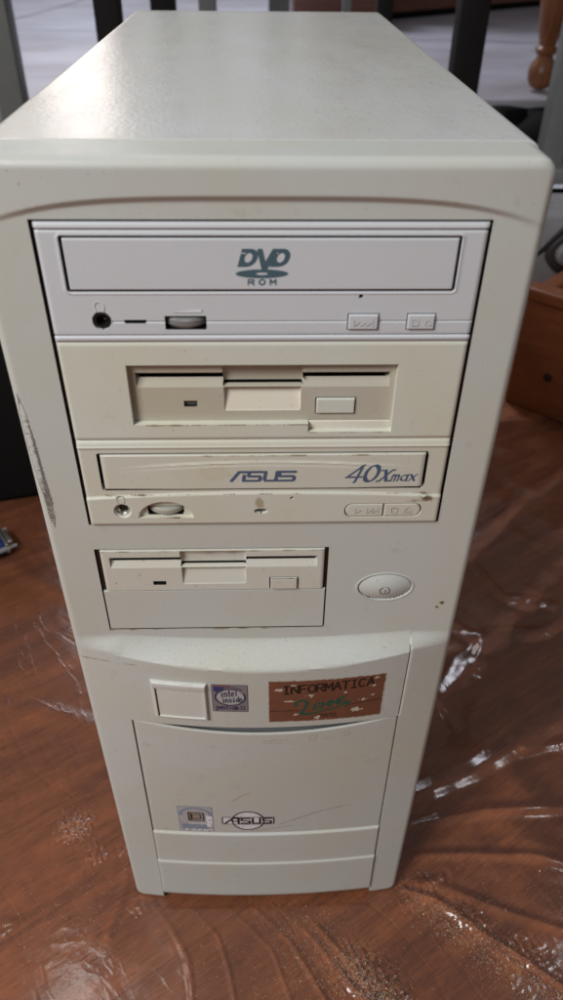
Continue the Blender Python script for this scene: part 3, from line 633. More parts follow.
MB().lathe((-.0566, .004, .4483), [(.0031, -.001), (.0030, -.0040), (.0022, -.0042), (.0018, -.002), (.0017, .003)], 'y', 32).build('headphone_socket', M['black'], dvd)
MB().lathe((-.0560, .0028, .4478), [(.0006, 0), (.0004, -.0006)], 'y', 12).build('socket_contact', M['metal'], dvd)
disc_wheel('volume_wheel', -27.3, 447.5, -1.6, 9.0, 3.6, 'wheel', dvd)
for x0, x1, nm in ((30.1, 40.6, 'play_button'), (51.1, 60.7, 'eject_button')):
    key(nm, x0, x1, 445.1, 450.6, -1.5, 'dvd', dvd, .5, .4)
yb = flat(-1.5)
mould('play_symbol', lambda X, Z: strokes(X, Z, [[(32, 446.6), (32, 449.2), (33.9, 447.9), (32, 446.6)], [(34.4, 446.6), (36.2, 447.9), (34.4, 449.2)], [(36.4, 446.6), (38.2, 447.9), (36.4, 449.2)], [(38.8, 446.4), (38.8, 449.3)]]), (31, 40, 445.6, 450), dvd, yb, .13, .1, 's_white', 'emboss_dark')
mould('eject_symbol', lambda X, Z: strokes(X, Z, [[(52.6, 446.7), (52.6, 449), (54.8, 449), (54.8, 446.7), (52.6, 446.7)], [(57, 446.9), (59.4, 446.9), (58.2, 449.2), (57, 446.9)]]), (52, 60.3, 445.8, 450), dvd, yb, .13, .1, 's_white', 'emboss_dark')
mould('headphone_symbol', headphone(-57, 453.6), (-60, -54, 451, 456.5), dvd, flat(-.6), .22, .12, 's_white', 'emboss_dark')
mould('volume_symbol', lambda X, Z: np.where((X > -31.5) & (X < -21.5) & (Z > 451.4) & (Z < 451.6 + (X + 31.5) * .13), 0, 9), (-32.5, -20.5, 451, 453.5), dvd, flat(-.6), .2, .1, 's_white', 'emboss_dark')
def dvdlogo(X, Z):
    # sheared capitals over an elliptical disc
    def D(x0, w):
        u = X - (Z - 467.8) * .28 - x0; v = Z
        o = np.where(u < w * .5, rbox(u, v, 0, w, 467.8, 473.9, 0), rbox(u, v, -2, w, 467.8, 473.9, 3.0)); i = rbox(u, v, 1.7, w - 1.8, 469.2, 472.5, 1.5)
        return (o < 0) & (i > 0) & ~((u < 1.75) & (v > 472.2) & (v < 472.55))
    I = D(-8.6, 6.0) | D(2.2, 6.0)
    u = X; v = Z
    V1 = strokes(u, v, [[(-.9, 473.2), (.4, 467.2)], [(.4, 467.0), (4.0, 473.2)]]) < .95
    V1 &= (v < 473.9)
    I |= V1
    e = np.hypot((X + .35) / 8.9, (Z - 465.4) / 1.55); h = np.hypot((X + .35) / 2.0, (Z - 465.4) / .45); I |= (e < 1) & (h > 1)
    I |= word(X, Z, 'ROM', -5.0, 4.4, 461.6, 1.8, .95) < .28
    return np.where(I, 0, -1)
decal('disc_logo', -10.5, 10.5, 460.6, 474.4, .12, dvdlogo, ['dvdlogo'], dvd, flat(-.95), .05)

# --- 3.5 inch faces
def floppy_face(cx, k, zt, deep, wide):
    """relief of a 3.5 inch floppy face: cx centre, k width scale, zt top of face"""
    def f(X, Z):
        x = (X - cx) / k; z = Z - zt; y = np.zeros_like(X)
        tr_ = rbox(x, z, -wide, wide, -10.6, -4.2, .3)                                   # slot trough with a sloping floor
        y += np.where(tr_ < 0, np.clip(deep * np.clip((z + 10.6) / 4.6, 0, 1), 0, deep) * ins(tr_, .25), 0)
        y += np.where((np.abs(x) < wide - .8) & (z < -5.9) & (z > -7.1) & (tr_ < 0), 4.5, 0)  # the slit
        mid = rbox(x, z, -15.2, 14.9, -10.4, -.5, .4); y = np.where(mid < 0, np.maximum(np.where(y > 4.4, 0, y), deep * 1.15 * ins(mid, .3)), y)
        y = np.where((mid < 0) & (z < -8.9) & (z > -10.1), deep + 4.5, y)
        w = rbox(x, z, -15.0, 14.4, -21.0, -10.4, .5)
        y = np.where(w < 0, (.2 + deep * 1.0 * np.clip((z + 21) / 10.6, 0, 1)) * ins(w, .3), y)
        return y
    return f
# faceplate with adapter, second bay
ff2 = floppy_face(-.2, 1.0, 430.6, 2.4, 48.0)
def fb_y(X, Z):
    y = np.full(X.shape, -.5)
    r1 = rbox(X, Z, -50.6, 50.0, 405.0, 430.8, .4); r2 = rbox(X, Z, 17.2, 50.0, 401.3, 410, .4); r_ = np.minimum(r1, r2)
    y += np.where(r_ < 0, 4.0 * ins(r_, .35), 0) + 9 * ins(rbox(X, Z, -50.0, 49.5, 405.6, 430.2, .2), .2)
    y += round_edge(X, Z, -74.2, 74.3, 398.0, 439.9, .6, .5); return y
fb = body('bay_adapter', fb_y, -74.2, 74.3, 398.0, 439.9, (-50.4, 49.8, 17.4), (405.2, 430.6, 401.5), 'beige', tower, .8, e=.4)
fb['label'] = 'yellowed bay plate framing the upper floppy drive'
def fb_in(X, Z):
    y = 2.2 + ff2(X, Z)
    y += 4 * ins(rbox(X, Z, -30.7, -25.6, 411.6, 414.2, .2), .2)
    y += 4 * ins(rbox(X, Z, 19.8, 35.6, 408.1, 415.6, .4), .2)
    return y
fd1 = body('floppy_drive', fb_in, -50.2, 49.7, 405.3, 430.5, (-48.2, 47.8, -15.3, 14.7, -15, 14.2, -30.7, -25.6, 19.8, 35.6), (426.4, 420, 409.6, 424.7, 423.5, 421.7, 420.5, 430, 411.6, 414.2, 408.1, 415.6), 'beige_dark', tower, .8, back=10, masks=[(lambda X, Z, Y: ff2(X, Z) > 3.6, 'black'), (lambda X, Z, Y: (Y > 2.4) & (Z < 419.8), 'beige_pale'), (lambda X, Z, Y: Y - 2.2 - ff2(X, Z) > 2, 'black')])  # slit and wells painted black as shade, finger ramp paler as light on its slope
fd1['label'] = 'upper floppy drive face, darker beige'
MB().box((.0173, .0018, .4013), (.0498, .0062, .4050), .0004).build('adapter_lip', M['beige_pale'], fb)
key('eject_button', 20.3, 35.1, 408.6, 415.1, 1.3, 'beige', fd1, .5, .5)
MB().box((-.0304, .0034, .4118), (-.0259, .0044, .4140)).build('indicator_lens', M['ledglass'], fd1, None)

# --- CD drive, third bay
cd_tray = (-65.7, 65.4, 373.9, 391.0)
def cd_y(X, Z):
    y = np.full(X.shape, -.6)
    t = rbox(X, Z, cd_tray[0] - 1.35, cd_tray[1] + 1.2, cd_tray[2] - .65, cd_tray[3] + .85, 1.6); y += 7 * ins(t, .2)
    y -= .5 * groove(Z - 394.6, .8)
    y -= .9 * sm((372.6 - .00045 * X * X - Z) / 1.6) * (t > 0)
    y += np.clip((Z - 396.0) / 1.2, 0, 1) * .6
    y += .8 * ins(np.hypot(X + 59.9, Z - 362.8) - 3.7, .3) + 6 * ins(np.hypot(X + 59.9, Z - 362.8) - 2.9, .3)
    m_ = np.hypot((X + 41.8) / 11.6, (Z - 358.9) / 8.6) - 1; y += np.where(Z > 358.9, 1.8 * ins(m_ * 8.6, .6), 0)
    y += 6 * ins(rbox(X, Z, -49.6, -34.2, 359.4, 364.2, .6), .25)
    y += 4 * ins(ell(X, Z, -1.5, 362.1, 2.9, 1.4), .25) + 5 * ins(np.hypot(X - 11.5, Z - 369) - .75, .2)
    y += 4 * ins(rbox(X, Z, 33.9, 67.0, 358.1, 365.8, 3.8), .25)
    y += round_edge(X, Z, -74.2, 74.3, 355.0, 397.6, .6, .5); return y
cd = body('cd_drive', cd_y, -74.2, 74.3, 355.0, 397.6, (-67.05, 66.6, -49.6, -34.2, 33.9, 67, -62.8, -57, -4.4, 1.4, 10.8, 12.3), (394.6, 373.25, 391.85, 372, 371, 359.4, 364.2, 358.1, 365.8, 369.7, 368.3, 360.7, 363.5), 'cd', tower, .75, e=.4, masks=[(lambda X, Z, Y: Y > 1.6, 'black')], dx=((-64.5, -55.5, .22), (-54, -29.5, .35), (-5, 2, .25), (10.5, 12.6, .15), (33.5, 38, .25), (63, 67.5, .25)), dz=((357.6, 368.2, .22), (368.2, 370, .15)))  # black by depth: shade of the tray gap and wells put into colour
cd['label'] = 'cream coloured compact disc drive bezel with stained edges'
def cdt(X, Z):
    x0, x1, z0, z1 = cd_tray
    y = -1.0 + round_edge(X, Z, x0, x1, z0, z1, .5, 1.2)
    y -= .55 * groove(Z - (387.2 - .0009 * X * X), .9) * np.clip((60 - np.abs(X)) / 25, 0, 1)
    return y - .5 * sm((387 - .0009 * X * X - Z) / 1.4) * np.clip((60 - np.abs(X)) / 25, 0, 1)
relief('tray_door', lines(cd_tray[0], cd_tray[1], 1, (), .2), lines(cd_tray[2], cd_tray[3], .5, (), .2), cdt, M['cd'], cd, 5)
MB().lathe((-.0599, .001, .3628), [(.0029, .003), (.0029, -.0006), (.0025, -.0011), (.0021, -.0006), (.0017, .0004), (.0016, .004)], 'y', 32).build('headphone_socket', M['metal'], cd)
MB().lathe((-.0599, .001, .3628), [(.0016, .0002), (.0006, .0001)], 'y', 24).build('socket_hole', M['black'], cd)
disc_wheel('volume_wheel', -41.8, 361.8, -1.3, 9.4, 3.6, 'wheel_pale', cd)
MB().lathe((-.0015, .0006, .3621), [(.0024, .0), (.0016, -.0006)], 'y', 20).build('indicator_lens', M['ledglass'], cd)
key('play_button', 34.4, 50.5, 358.6, 365.3, -1.4, 'cd', cd, .6, .4, corner=(1, 0))
key('stop_button', 51.0, 66.5, 358.6, 365.3, -1.4, 'cd', cd, .6, .4, corner=(0, 1))
mould('play_symbol', lambda X, Z: strokes(X, Z, [[(38.5, 360.4), (38.5, 363.4), (41, 361.9), (38.5, 360.4)], [(43.5, 360.4), (43.5, 363.4), (45.5, 361.9), (43.5, 360.4)], [(45.8, 360.4), (45.8, 363.4), (47.6, 361.9), (45.8, 360.4)], [(48.2, 360.4), (48.2, 363.4)]]), (37.5, 49.5, 359.5, 364.4), cd, flat(-1.4), .15, .1)
mould('eject_symbol', lambda X, Z: strokes(X, Z, [[(54, 360.6), (54, 363.2), (56.6, 363.2), (56.6, 360.6), (54, 360.6)], [(59.4, 361.3), (62.8, 361.3), (61.1, 363.7), (59.4, 361.3)], [(59.4, 360.5), (62.8, 360.5)]]), (53.2, 64, 359.5, 364.4), cd, flat(-1.4), .15, .1)
mould('headphone_symbol', headphone(-60.2, 369.2), (-63.2, -57.2, 366.6, 372), cd, flat(-1.5), .2, .12)
mould('volume_symbol', lambda X, Z: np.where((X > -46) & (X < -36.5) & (Z > 366.2) & (Z < 366.4 + (X + 46) * .1), 0, 9), (-47, -35.5, 365.8, 368.2), cd, flat(1.1), .2, .1)
def asus(X, Z):
    def P_(pl): return [((px - 45) / 17.0 - 13.9, 377.6 + (137 - py) / 13.4) for px, py in pl]
    d = strokes(X, Z, [P_([(52, 128), (108, 68), (268, 68)]), P_([(143, 92), (136, 128)]),
        P_([(172, 97), (246, 97), (254, 104), (250, 124), (240, 128), (136, 128)]),
        P_([(292, 68), (282, 116), (290, 128), (352, 128), (362, 118), (372, 68)]),
        P_([(497, 68), (385, 68), (389, 97)]), P_([(176, 68), (174, 97)]), P_([(392, 97), (480, 97), (490, 104), (486, 122), (476, 128), (372, 128)])], (.78, 0, 0, 1))
    return np.where(d < .60, 0, -1)
decal('maker_lettering', -15, 16, 377, 384.2, .12, asus, ['blueprint'], cd, cdt, .05)
def forty(X, Z):
    a = math.radians(25); k = 2.6; M2 = (math.cos(a), math.sin(a), -math.sin(a) * k, math.cos(a) * k)     # broad pen nib
    z0, h, sl = 377.2, 8.3, .30
    def P_(ox, w, hh, pl): return [(ox + px * w + sl * pz * hh, z0 + pz * hh) for px, pz in pl]
    d = strokes(X, Z, [P_(33.2, 5.6, h, [(.72, 0), (.86, 1), (0, .30), (1.05, .30)])], M2) - .1
    d = np.minimum(d, strokes(X, Z, [P_(40.4, 5.0, h, arc(.5, .5, .5, .48, 0, 360, 24))], M2) - .1)
    d = np.minimum(d, strokes(X, Z, [P_(46.6, 5.0, h * .72, [(.05, .95), (.3, .95), (.7, .05), (1, .05)]), P_(46.6, 5.0, h * .72, [(0, .05), (.15, .05), (.85, .95), (1, .95)])], M2))
    I = d < .92
    k = 2.0; M3 = (math.cos(a), math.sin(a), -math.sin(a) * k, math.cos(a) * k)
    d = word(X, Z, 'max', 52.2, 62.6, 377.3, 4.9, .22, .28, 0, M3); I |= d < .52
    return np.where(I, 0, -1)
decal('speed_lettering', 32, 64.9, 376.4, 386.4, .12, forty, ['blueprint'], cd, cdt, .05)
def cdst(X, Z):
    w = noise2(X, Z, 1.3, 21); w2 = noise2(X, Z, 6, 22); I = np.full(X.shape, -1)
    I = np.where((np.hypot((X - 68.5) / 4.6, (Z - 368.2) / 2.2) + .5 * w + .9 * w2 < .5), 0, I)
    I = np.where((np.hypot((X - 64.0) / 5.5, (Z - 367.2) / 1.6) + .5 * w + .9 * w2 < .38), 1, I)
    return I
decal('grime_stain', 56, 73.6, 364, 371.2, .2, cdst, ['stain', 'stain_pale'], cd, flat(-1.5), .05)
decal('grime_stain', -8, 2, 361, 371, .2, lambda X, Z: np.where((np.hypot((X + 2.6) / 1.6, (Z - 366.6) / 2.6) + .6 * noise2(X, Z, 1.3, 21) < .45), 0, -1), ['stain_pale'], cd, flat(-1.5), .05)

# --- lower floppy drive and its blank
ff3 = floppy_face(-23.0, .985, 339.3, 2.2, 47.4)
def f3(X, Z):
    y = -.6 + ff3(X, Z)
    y += 4 * ins(rbox(X, Z, -51.4, -45.4, 318.0, 320.4, .2), .2) + 4 * ins(rbox(X, Z, 2.0, 15.4, 314.6, 322.2, .5), .2)
    y += round_edge(X, Z, -73.3, 26.8, 314.1, 339.2, .5, .3); return y
fd2 = body('floppy_drive', f3, -73.3, 26.8, 314.1, 339.2, (-69.7, 23.7, -38, -8.3, -51.4, -45.4, 2, 15.4), (335, 328.8, 333.4, 332.2, 330.4, 329.2, 318.3, 318, 320.4, 314.6, 322.2, 338.7), 'fd', tower, .8, back=9.5, masks=[(lambda X, Z, Y: ff3(X, Z) > 3.4, 'black'), (lambda X, Z, Y: Y + .6 - ff3(X, Z) > 2, 'black')])  # slit and button wells get their shade as black colour
fd2['label'] = 'lower floppy drive face, cream with dusty recesses'
key('eject_button', 2.6, 14.8, 315.2, 321.6, -1.6, 'fd', fd2, .5, .5)
key('blank_plate', -75.0, 28.1, 287.9, 313.6, -.15, 'case', tower, .3, .3, 9)
MB().box((-.0513, .0015, .3181), (-.0455, .0025, .3203)).build('indicator_slot', M['black'], fd2, None)

# ------------------------------------------------------------------ plastic film with folds
folds = [  # (polyline in mm, height, width)
 ([(-88, 2), (-70, -22), (-58, -45), (-50, -80)], .40, 2.0), ([(-62, -4), (-38, -32), (-22, -80)], .35, 1.7), ([(-30, -12), (0, -42), (18, -80)], .30, 1.6), ([(-14, -10), (14, -36), (46, -80)], .45, 2.0),
 ([(6, -10), (34, -36), (66, -72)], .5, 1.9), ([(32, -22), (58, -48), (84, -85)], .7, 2.2), ([(52, -56), (72, -72)], 1.0, 2.4),
 ([(98, -2), (120, -10), (165, -44), (200, -75)], 1.9, 2.6), ([(104, 6), (150, -12), (230, -40)], .9, 4), ([(110, -8), (134, -22), (170, -56)], 1.0, 2.8), ([(96, 4), (112, 0), (126, 4)], 1.2, 3),
 ([(-100, 60), (-106, 30), (-103, 2), (-110, -25)], .9, 3.4), 
 ([(98, 40), (170, 55), (300, 62), (420, 60)], 2.2, 5), ([(98, 60), (180, 95), (300, 160), (460, 260)], 3.0, 8), ([(98, 90), (160, 160), (260, 270), (420, 420)], 4.0, 11),
 ([(98, 130), (150, 240), (250, 380), (400, 520)], 3.5, 10), ([(98, 200), (190, 230), (280, 240), (420, 330)], 3, 8), ([(100, 260), (200, 330), (330, 470)], 3, 8),
 ([(-98, 120), (-200, 160), (-420, 190)], .5, 9), ([(-98, 220), (-200, 300), (-400, 420)], .6, 11), ([(110, 20), (200, 20), (330, 0)], 1.3, 4),
 ([(180, 260), (210, 230), (200, 190)], 3, 6), ([(230, 330), (250, 290), (300, 280)], 3, 6), ([(150, 300), (190, 290), (220, 320)], 2.5, 6), ([(120, 180), (150, 170), (170, 140)], 2, 5), ([(220, 110), (290, 120), (380, 170)], 2, 5)]
def film_h(X, Y):
    h = np.zeros(X.shape)
    wob = 4 * np.sin(X * .031 + Y * .017) + 3 * np.sin(Y * .047 - X * .02)
    for pl, hh, w in folds:
        d = np.full(X.shape, 1e9); 
        for a, b in zip(pl[:-1], pl[1:]): d = np.minimum(d, segd(X + wob * .5, Y + wob * .5, a, b))
        h = h + hh * np.exp(-(d / w) ** 2) + .12 * hh * np.exp(-((d - 2.6 * w) / (1.1 * w)) ** 2)
    right = np.clip((X - 70) / 120, 0, 1) * np.clip((Y + 60) / 120, 0, 1)
    for cx, cy, sg, am in ((60, -52, 16, .55), (76, -70, 14, .6), (140, -24, 12, .5), (175, -50, 14, .45), (-150, 52, 12, .5), (-128, 30, 8, .4), (116, 0, 9, .5), (-108, 34, 7, .5), (-92, -8, 6, .5), (100, -6, 8, .5), (-190, -20, 9, .4), (30, -24, 8, .3)):
        h = h + am * np.exp(-((X - cx) ** 2 + (Y - cy) ** 2) / sg ** 2) * (1.2 + noise2(X + 2 * np.sin(Y * .5), Y, .75, 41) * 2.4 + noise2(X, Y, 1.5, 42) * .9)
    h += (noise2(X, Y, .035, 31) + 1) * (.6 + 4.0 * right) + (noise2(X + 12 * np.sin(Y * .02), Y, .085, 32)) * (.15 + 1.3 * right) + noise2(X, Y, .3, 33) * (.03 + .08 * right)
    near = rbox(X, Y, -97, 96, 2, 430, 5); front = rbox(X, Y, -80, 80, -9, 430, 8)
    k = np.clip(np.minimum(near, front) / 40, 0, 1)
    h = h * (.15 + .85 * k); h = np.maximum(h, 0) + .35
    return np.where((near < 1) | (front < 1), .35, h)
def spaced(a, b, lo, hi):      # finer mesh near the tower's foot, where folds are tight
    v = [a]
    while v[-1] < b: v.append(v[-1] + (1.0 if lo < v[-1] < hi else 2.8))
    return np.array(v)
fx = spaced(-520, 640, -170, 200); fy = spaced(-190, 640, -90, 60)
X, Y = np.meshgrid(fx, fy); Zf = film_h(X, Y); V = np.stack([X, Y, Zf], -1).reshape(-1, 3) * .001
I_ = np.arange(X.size).reshape(X.shape); Q = np.stack([I_[:-1, :-1], I_[:-1, 1:], I_[1:, 1:], I_[1:, :-1]], -1).reshape(-1, 4)
film = link('plastic_sheet', fast_quads('plastic_sheet', V, Q), M['film'], None, 180)
tag(film, 'clear crumpled plastic sheet spread over the red brown wood under the tower', 'plastic sheet')

# golden dust clinging to the film
def dust(name, n, clusters, mat, label, s0, s1):
    V = []; F = []
    for _ in range(n):
        c = random.choices(clusters, [k[4] for k in clusters])[0]; t = random.random()
        x = c[0] + (c[2] - c[0]) * t + random.gauss(0, c[5]); y = c[1] + (c[3] - c[1]) * t + random.gauss(0, c[5])
        if -96 < x < 95 and y > 1: continue
        if abs(x) < 80 and y > -9: continue
        h = float(film_h(np.array([x]), np.array([y]))[0]) + .25; s_ = random.uniform(s0, s1); a = random.uniform(0, 6.28); tx, ty = random.gauss(0, .5), random.gauss(0, .5)
        k = len(V); n_ = 5
        for q in range(n_):
            u, v = s_ * math.cos(a + q * 6.283 / n_), s_ * math.sin(a + q * 6.283 / n_) * .8; V.append(((x + u) * .001, (y + v) * .001, (h + u * tx * .5 + v * ty * .5 + .2) * .001))
        V.append((x * .001, y * .001, (h + .2 + s_ * .7) * .001))
        for q in range(n_): F.append((k + q, k + (q + 1) % n_, k + n_))
    o = link(name, mesh(name, V, F), M[mat]); tag(o, label, 'dust', None, 'stuff'); return o
cl = [(10, -18, 85, -85, 3, 13), (52, -46, 84, -84, 3, 8), (104, -6, 190, -75, 5, 8), (-100, 0, -160, -30, 1.0, 22), (-150, 50, -145, 54, .9, 8), (110, 10, 260, -30, .9, 16), (-60, -40, 40, -70, .8, 18)]
dust('glitter_dust', 2000, cl, 'glitter', 'fine golden glitter scattered on the plastic in front of the tower', .13, .34)
dust('pale_dust', 2600, cl, 'glitter_white', 'fine pale dust on the plastic in front of the tower', .10, .26)

# ------------------------------------------------------------------ things round about
def post(mb, x, y, z0, z1, w, d=None): d = d or w; mb.box((x - w / 2, y - d / 2, z0), (x + w / 2, y + d / 2, z1), .003); return mb
# black metal rack behind the tower
rk = empty('metal_rack', (0, 1.4, 0)); tag(rk, 'black square legged metal rack standing behind the tower', 'rack')
for x, y, w in ((-.238, 1.16, .040), (.343, 1.16, .046), (-.197, 1.6, .050), (.264, 1.6, .032)):
    o = post(MB(), x, y - 1.4, 0, 1.5, w).build('leg', M['black_metal'], rk)
MB().box((-.26, -.26, 1.5), (.37, .23, 1.53), .003).build('top_frame', M['black_metal'], rk)
# grey stands
def stand(name, label, posts, foot=None, group=None):
    cx, cy = posts[0][0], posts[0][1]; t = empty(name, (cx, cy, 0)); tag(t, label, 'metal stand', group)
    for x, y, w, z0 in posts:
        a = MB().box((x - cx - w / 2, y - cy - w / 2, z0), (x - cx + w / 2, y - cy + w / 2, 1.3), .004).build('upright', M['grey_metal'], t)
    if foot: MB().box((foot[0] - cx, foot[1] - cy, foot[4]), (foot[2] - cx, foot[3] - cy, foot[5]), .005).build('foot_bar', M['grey_metal'], t)
    return t
stand('grey_stand', 'grey metal stand upright at the left edge behind the tower', [(-.490, 1.42, .050, 0)])
stand('grey_stand', 'grey metal stand with a flat foot bar, right of the tower', [(.615, 1.42, .048, .13)], (.585, 1.36, 1.05, 1.42, .115, .150))
stand('grey_stand', 'pair of slim grey uprights seen far behind the top of the tower', [(-.145, 2.3, .05, .15), (.06, 2.3, .06, .15), (.255, 2.3, .025, .15)])
# turned wooden table leg on the platform
tb = empty('wooden_table', (.835, 2.22, .15)); tag(tb, 'varnished wooden table with a turned leg ending in a ball foot, far right', 'table')
prof = [(r_ * .85, h_) for r_, h_ in [(.018, 0), (.034, .006), (.045, .022), (.048, .042), (.043, .062), (.030, .078), (.026, .086), (.036, .094), (.038, .104), (.027, .112), (.030, .120), (.040, .150), (.050, .22), (.056, .32), (.052, .45), (.045, .58), (.045, .72)]]
MB().lathe((0, 0, .006), prof, 'z', 48).build('leg', M['turned_wood'], tb)
MB().lathe((.9, 0, .006), prof, 'z', 48).build('leg', M['turned_wood'], tb)
MB().box((-.08, -.05, .72), (1.0, .7, .76), .004).build('tabletop', M['turned_wood'], tb)
# wooden cabinet far behind
Rz = Matrix.Translation((.60, 4.0, .15)) @ Matrix.Rotation(math.radians(38), 4, 'Z')
cb = tag(empty('wooden_cabinet'), 'red brown wooden cabinet standing far behind on the pale stone floor', 'cabinet')
MB().box((0, 0, .03), (1.6, .5, 1.3), .006, Rz).build('carcass', M['cab_wood'], cb); MB().box((.02, .02, 0), (1.58, .48, .035), .002, Rz).build('plinth', M['black_fabric'], cb)
MB().box((.04, -.012, .10), (.78, 0, 1.2), .004, Rz).build('door', M['cab_wood'], cb); MB().box((.82, -.012, .10), (1.56, 0, 1.2), .004, Rz).build('door', M['cab_wood'], cb)
o = MB().box((.16, 3.75, .15), (.60, 4.15, .62), .01).build('wooden_box', M['cab_wood']); tag(o, 'small reddish wooden box behind the rack, beyond the top of the tower', 'box')
# black bag on the grey floor
bg_ = MB()
V = []; F = []; nu, nv = 28, 14
for j in range(nv + 1):
    for i in range(nu):
        a = 2 * math.pi * i / nu; t = j / nv * math.pi / 2; w = 1 + .10 * math.sin(3 * a + 1) + .07 * math.sin(5 * a + j * .5)
        V.append((.70 + .20 * w * math.copysign(abs(math.cos(a)) ** .6, math.cos(a)) * math.cos(t) ** .5, 1.88 + .13 * w * math.copysign(abs(math.sin(a)) ** .6, math.sin(a)) * math.cos(t) ** .5, .15 * math.sin(t) * (1 + .12 * math.sin(4 * a))))
for j in range(nv):
    for i in range(nu): F.append((j * nu + i, j * nu + (i + 1) % nu, (j + 1) * nu + (i + 1) % nu, (j + 1) * nu + i))
bg_.V = V; bg_.F = F; o = bg_.build('black_bag', M['black_fabric'], smooth=60); tag(o, 'soft black bag slumped on the floor between the tower and the grey stand', 'bag')
# white card box
o = MB().box((.452, 1.0, .0), (.80, 1.055, .205), .003, ).build('white_box', M['white_card']); tag(o, 'white card box at the right edge behind the grey device', 'box')
# grey device with round knob
dv = empty('grey_device', (.47, .90, 0)); tag(dv, 'dusty grey electronic device with a round knob, behind the wooden crate', 'device')
MB().box((-.06, 0, 0), (.22, .14, .205), .010).build('body', M['device'], dv)
MB().lathe((.008, -.001, .148), [(.030, 0), (.030, -.010), (.026, -.014), (.018, -.014)], 'y', 36).build('dial_ring', M['device_dark'], dv)
MB().lathe((.008, -.014, .148), [(.018, 0), (.017, -.010), (.014, -.013)], 'y', 36).build('knob', M['device'], dv)
o = MB().tube([(.352, .83, .02), (.356, .78, .12), (.372, .775, .178), (.395, .78, .19), (.43, .80, .215), (.49, .84, .25), (.60, .88, .24), (.7, .9, .1), (.72, .9, .004)], .0045).build('black_cable', M['black']); tag(o, 'black cable curving over the wooden crate in front of the grey device', 'cable')
# orange wooden crate
cr_ = empty('wooden_crate', (.357, .690, 0), math.radians(-45)); tag(cr_, 'orange pine crate with a dark knot beside the right of the tower', 'crate')
MB().box((0, 0, 0), (.60, .022, .172), .003).build('front_board', M['orange_wood'], cr_)
MB().box((0, .022, 0), (.022, .30, .172), .003).build('side_board', M['orange_wood'], cr_); MB().box((.578, .022, 0), (.60, .30, .172), .003).build('side_board', M['orange_wood'], cr_)
MB().box((.022, .278, 0), (.578, .30, .172), .003).build('back_board', M['orange_wood'], cr_); MB().box((.022, .022, .004), (.578, .278, .016), .002).build('base_board', M['orange_wood'], cr_)
MB().box((-.004, -.006, .160), (.604, .024, .176), .003).build('top_rail', M['orange_wood'], cr_)
MB().lathe((.055, .0002, .060), [(.007, 0), (.006, -.0006)], 'y', 20).build('knot', M['knot'], cr_)
# black case at left
o = MB().box((-.80, .470, .0), (-.262, .80, .21), .012, Matrix.Translation((-.262, .47, 0)) @ Matrix.Rotation(math.radians(14), 4, 'Z') @ Matrix.Translation((.262, -.47, 0))).build('black_case', M['black_fabric']); tag(o, 'large black case on the wood at the left edge, behind the blue plug', 'case')
# blue connector
pl = empty('blue_plug', (-.291, .376, .004), math.radians(35)); tag(pl, 'blue cable plug with a metal shell lying on the wood at the left edge', 'plug')
MB().box((-.045, -.013, 0), (.0, .017, .015), .003).build('shell_body', M['bluep'], pl)
MB().box((0, -.016, .001), (.0035, .020, .0145), .001).build('flange', M['metal'], pl); MB().box((.0035, -.010, .003), (.010, .014, .0125), .002).build('metal_shell', M['metal'], pl)
for s_ in (-.0145, .0185): MB().lathe((0, s_, .0075), [(.003, -.03), (.003, .004), (.0018, .004), (.0018, .012)], 'x', 16).build('screw', M['wheel'], pl)

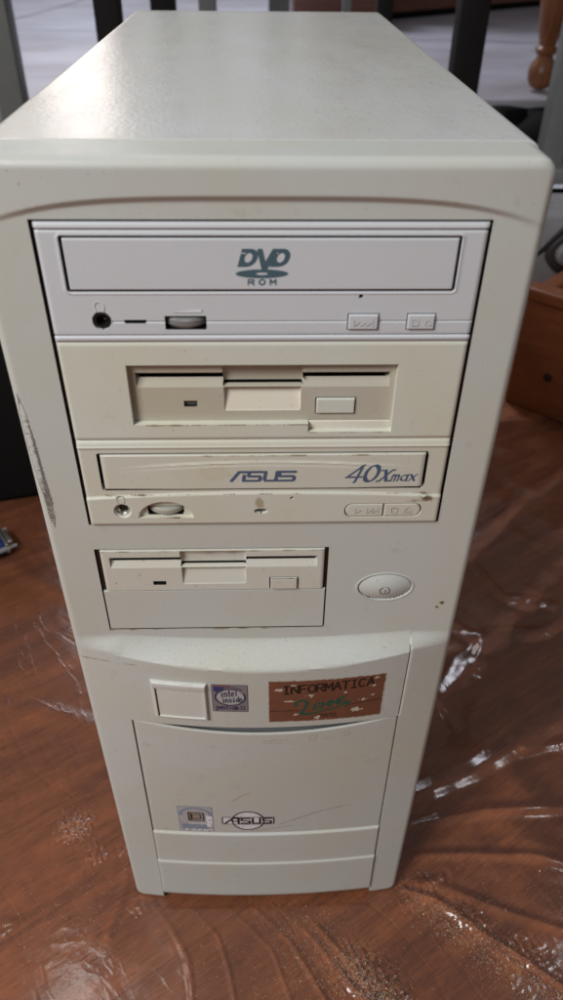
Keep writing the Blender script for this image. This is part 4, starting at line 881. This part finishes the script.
# ------------------------------------------------------------------ grime lying along seams and lips of the old drives
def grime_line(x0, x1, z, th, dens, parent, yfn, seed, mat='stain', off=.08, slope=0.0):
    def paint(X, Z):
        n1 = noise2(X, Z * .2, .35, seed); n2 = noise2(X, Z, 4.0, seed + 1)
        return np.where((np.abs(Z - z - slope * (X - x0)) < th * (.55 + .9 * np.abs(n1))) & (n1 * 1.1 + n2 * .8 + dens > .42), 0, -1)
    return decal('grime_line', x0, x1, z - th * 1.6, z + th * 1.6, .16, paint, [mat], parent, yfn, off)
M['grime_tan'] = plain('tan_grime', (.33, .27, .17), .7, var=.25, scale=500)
M['yellow_stain'] = plain('faint_yellow_stain', (.60, .565, .44), .5, var=.05, scale=300)
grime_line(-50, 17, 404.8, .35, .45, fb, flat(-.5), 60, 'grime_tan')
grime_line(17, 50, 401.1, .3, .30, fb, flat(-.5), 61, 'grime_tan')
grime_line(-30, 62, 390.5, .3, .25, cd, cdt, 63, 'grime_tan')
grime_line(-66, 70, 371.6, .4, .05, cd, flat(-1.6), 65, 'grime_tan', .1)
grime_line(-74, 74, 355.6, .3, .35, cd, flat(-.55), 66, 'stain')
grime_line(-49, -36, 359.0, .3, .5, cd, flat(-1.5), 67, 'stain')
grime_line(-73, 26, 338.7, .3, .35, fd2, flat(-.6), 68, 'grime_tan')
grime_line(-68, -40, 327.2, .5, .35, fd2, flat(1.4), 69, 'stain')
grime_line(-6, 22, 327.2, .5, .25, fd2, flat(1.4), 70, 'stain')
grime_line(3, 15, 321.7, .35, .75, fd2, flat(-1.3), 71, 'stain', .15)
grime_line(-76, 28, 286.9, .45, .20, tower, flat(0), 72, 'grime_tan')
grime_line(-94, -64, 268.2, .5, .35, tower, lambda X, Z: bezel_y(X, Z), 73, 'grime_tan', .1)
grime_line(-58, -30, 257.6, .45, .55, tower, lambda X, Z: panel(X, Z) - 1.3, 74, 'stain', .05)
def blob(x, z, a, b, parent, yfn, seed, mat='yellow_stain'):
    decal('stain_patch', x - a * 1.3, x + a * 1.3, z - b * 1.3, z + b * 1.3, .3, lambda X, Z: np.where(np.hypot((X - x) / a, (Z - z) / b) + .45 * noise2(X, Z, .9, seed) + .5 * rng.random(X.shape) < 1.0, 0, -1), [mat], parent, yfn, .03)
blob(-20, 382.5, 7, 4.5, cd, cdt, 80); blob(-2.2, 366.5, 2.2, 3.4, cd, flat(-1.5), 81, 'stain_pale')
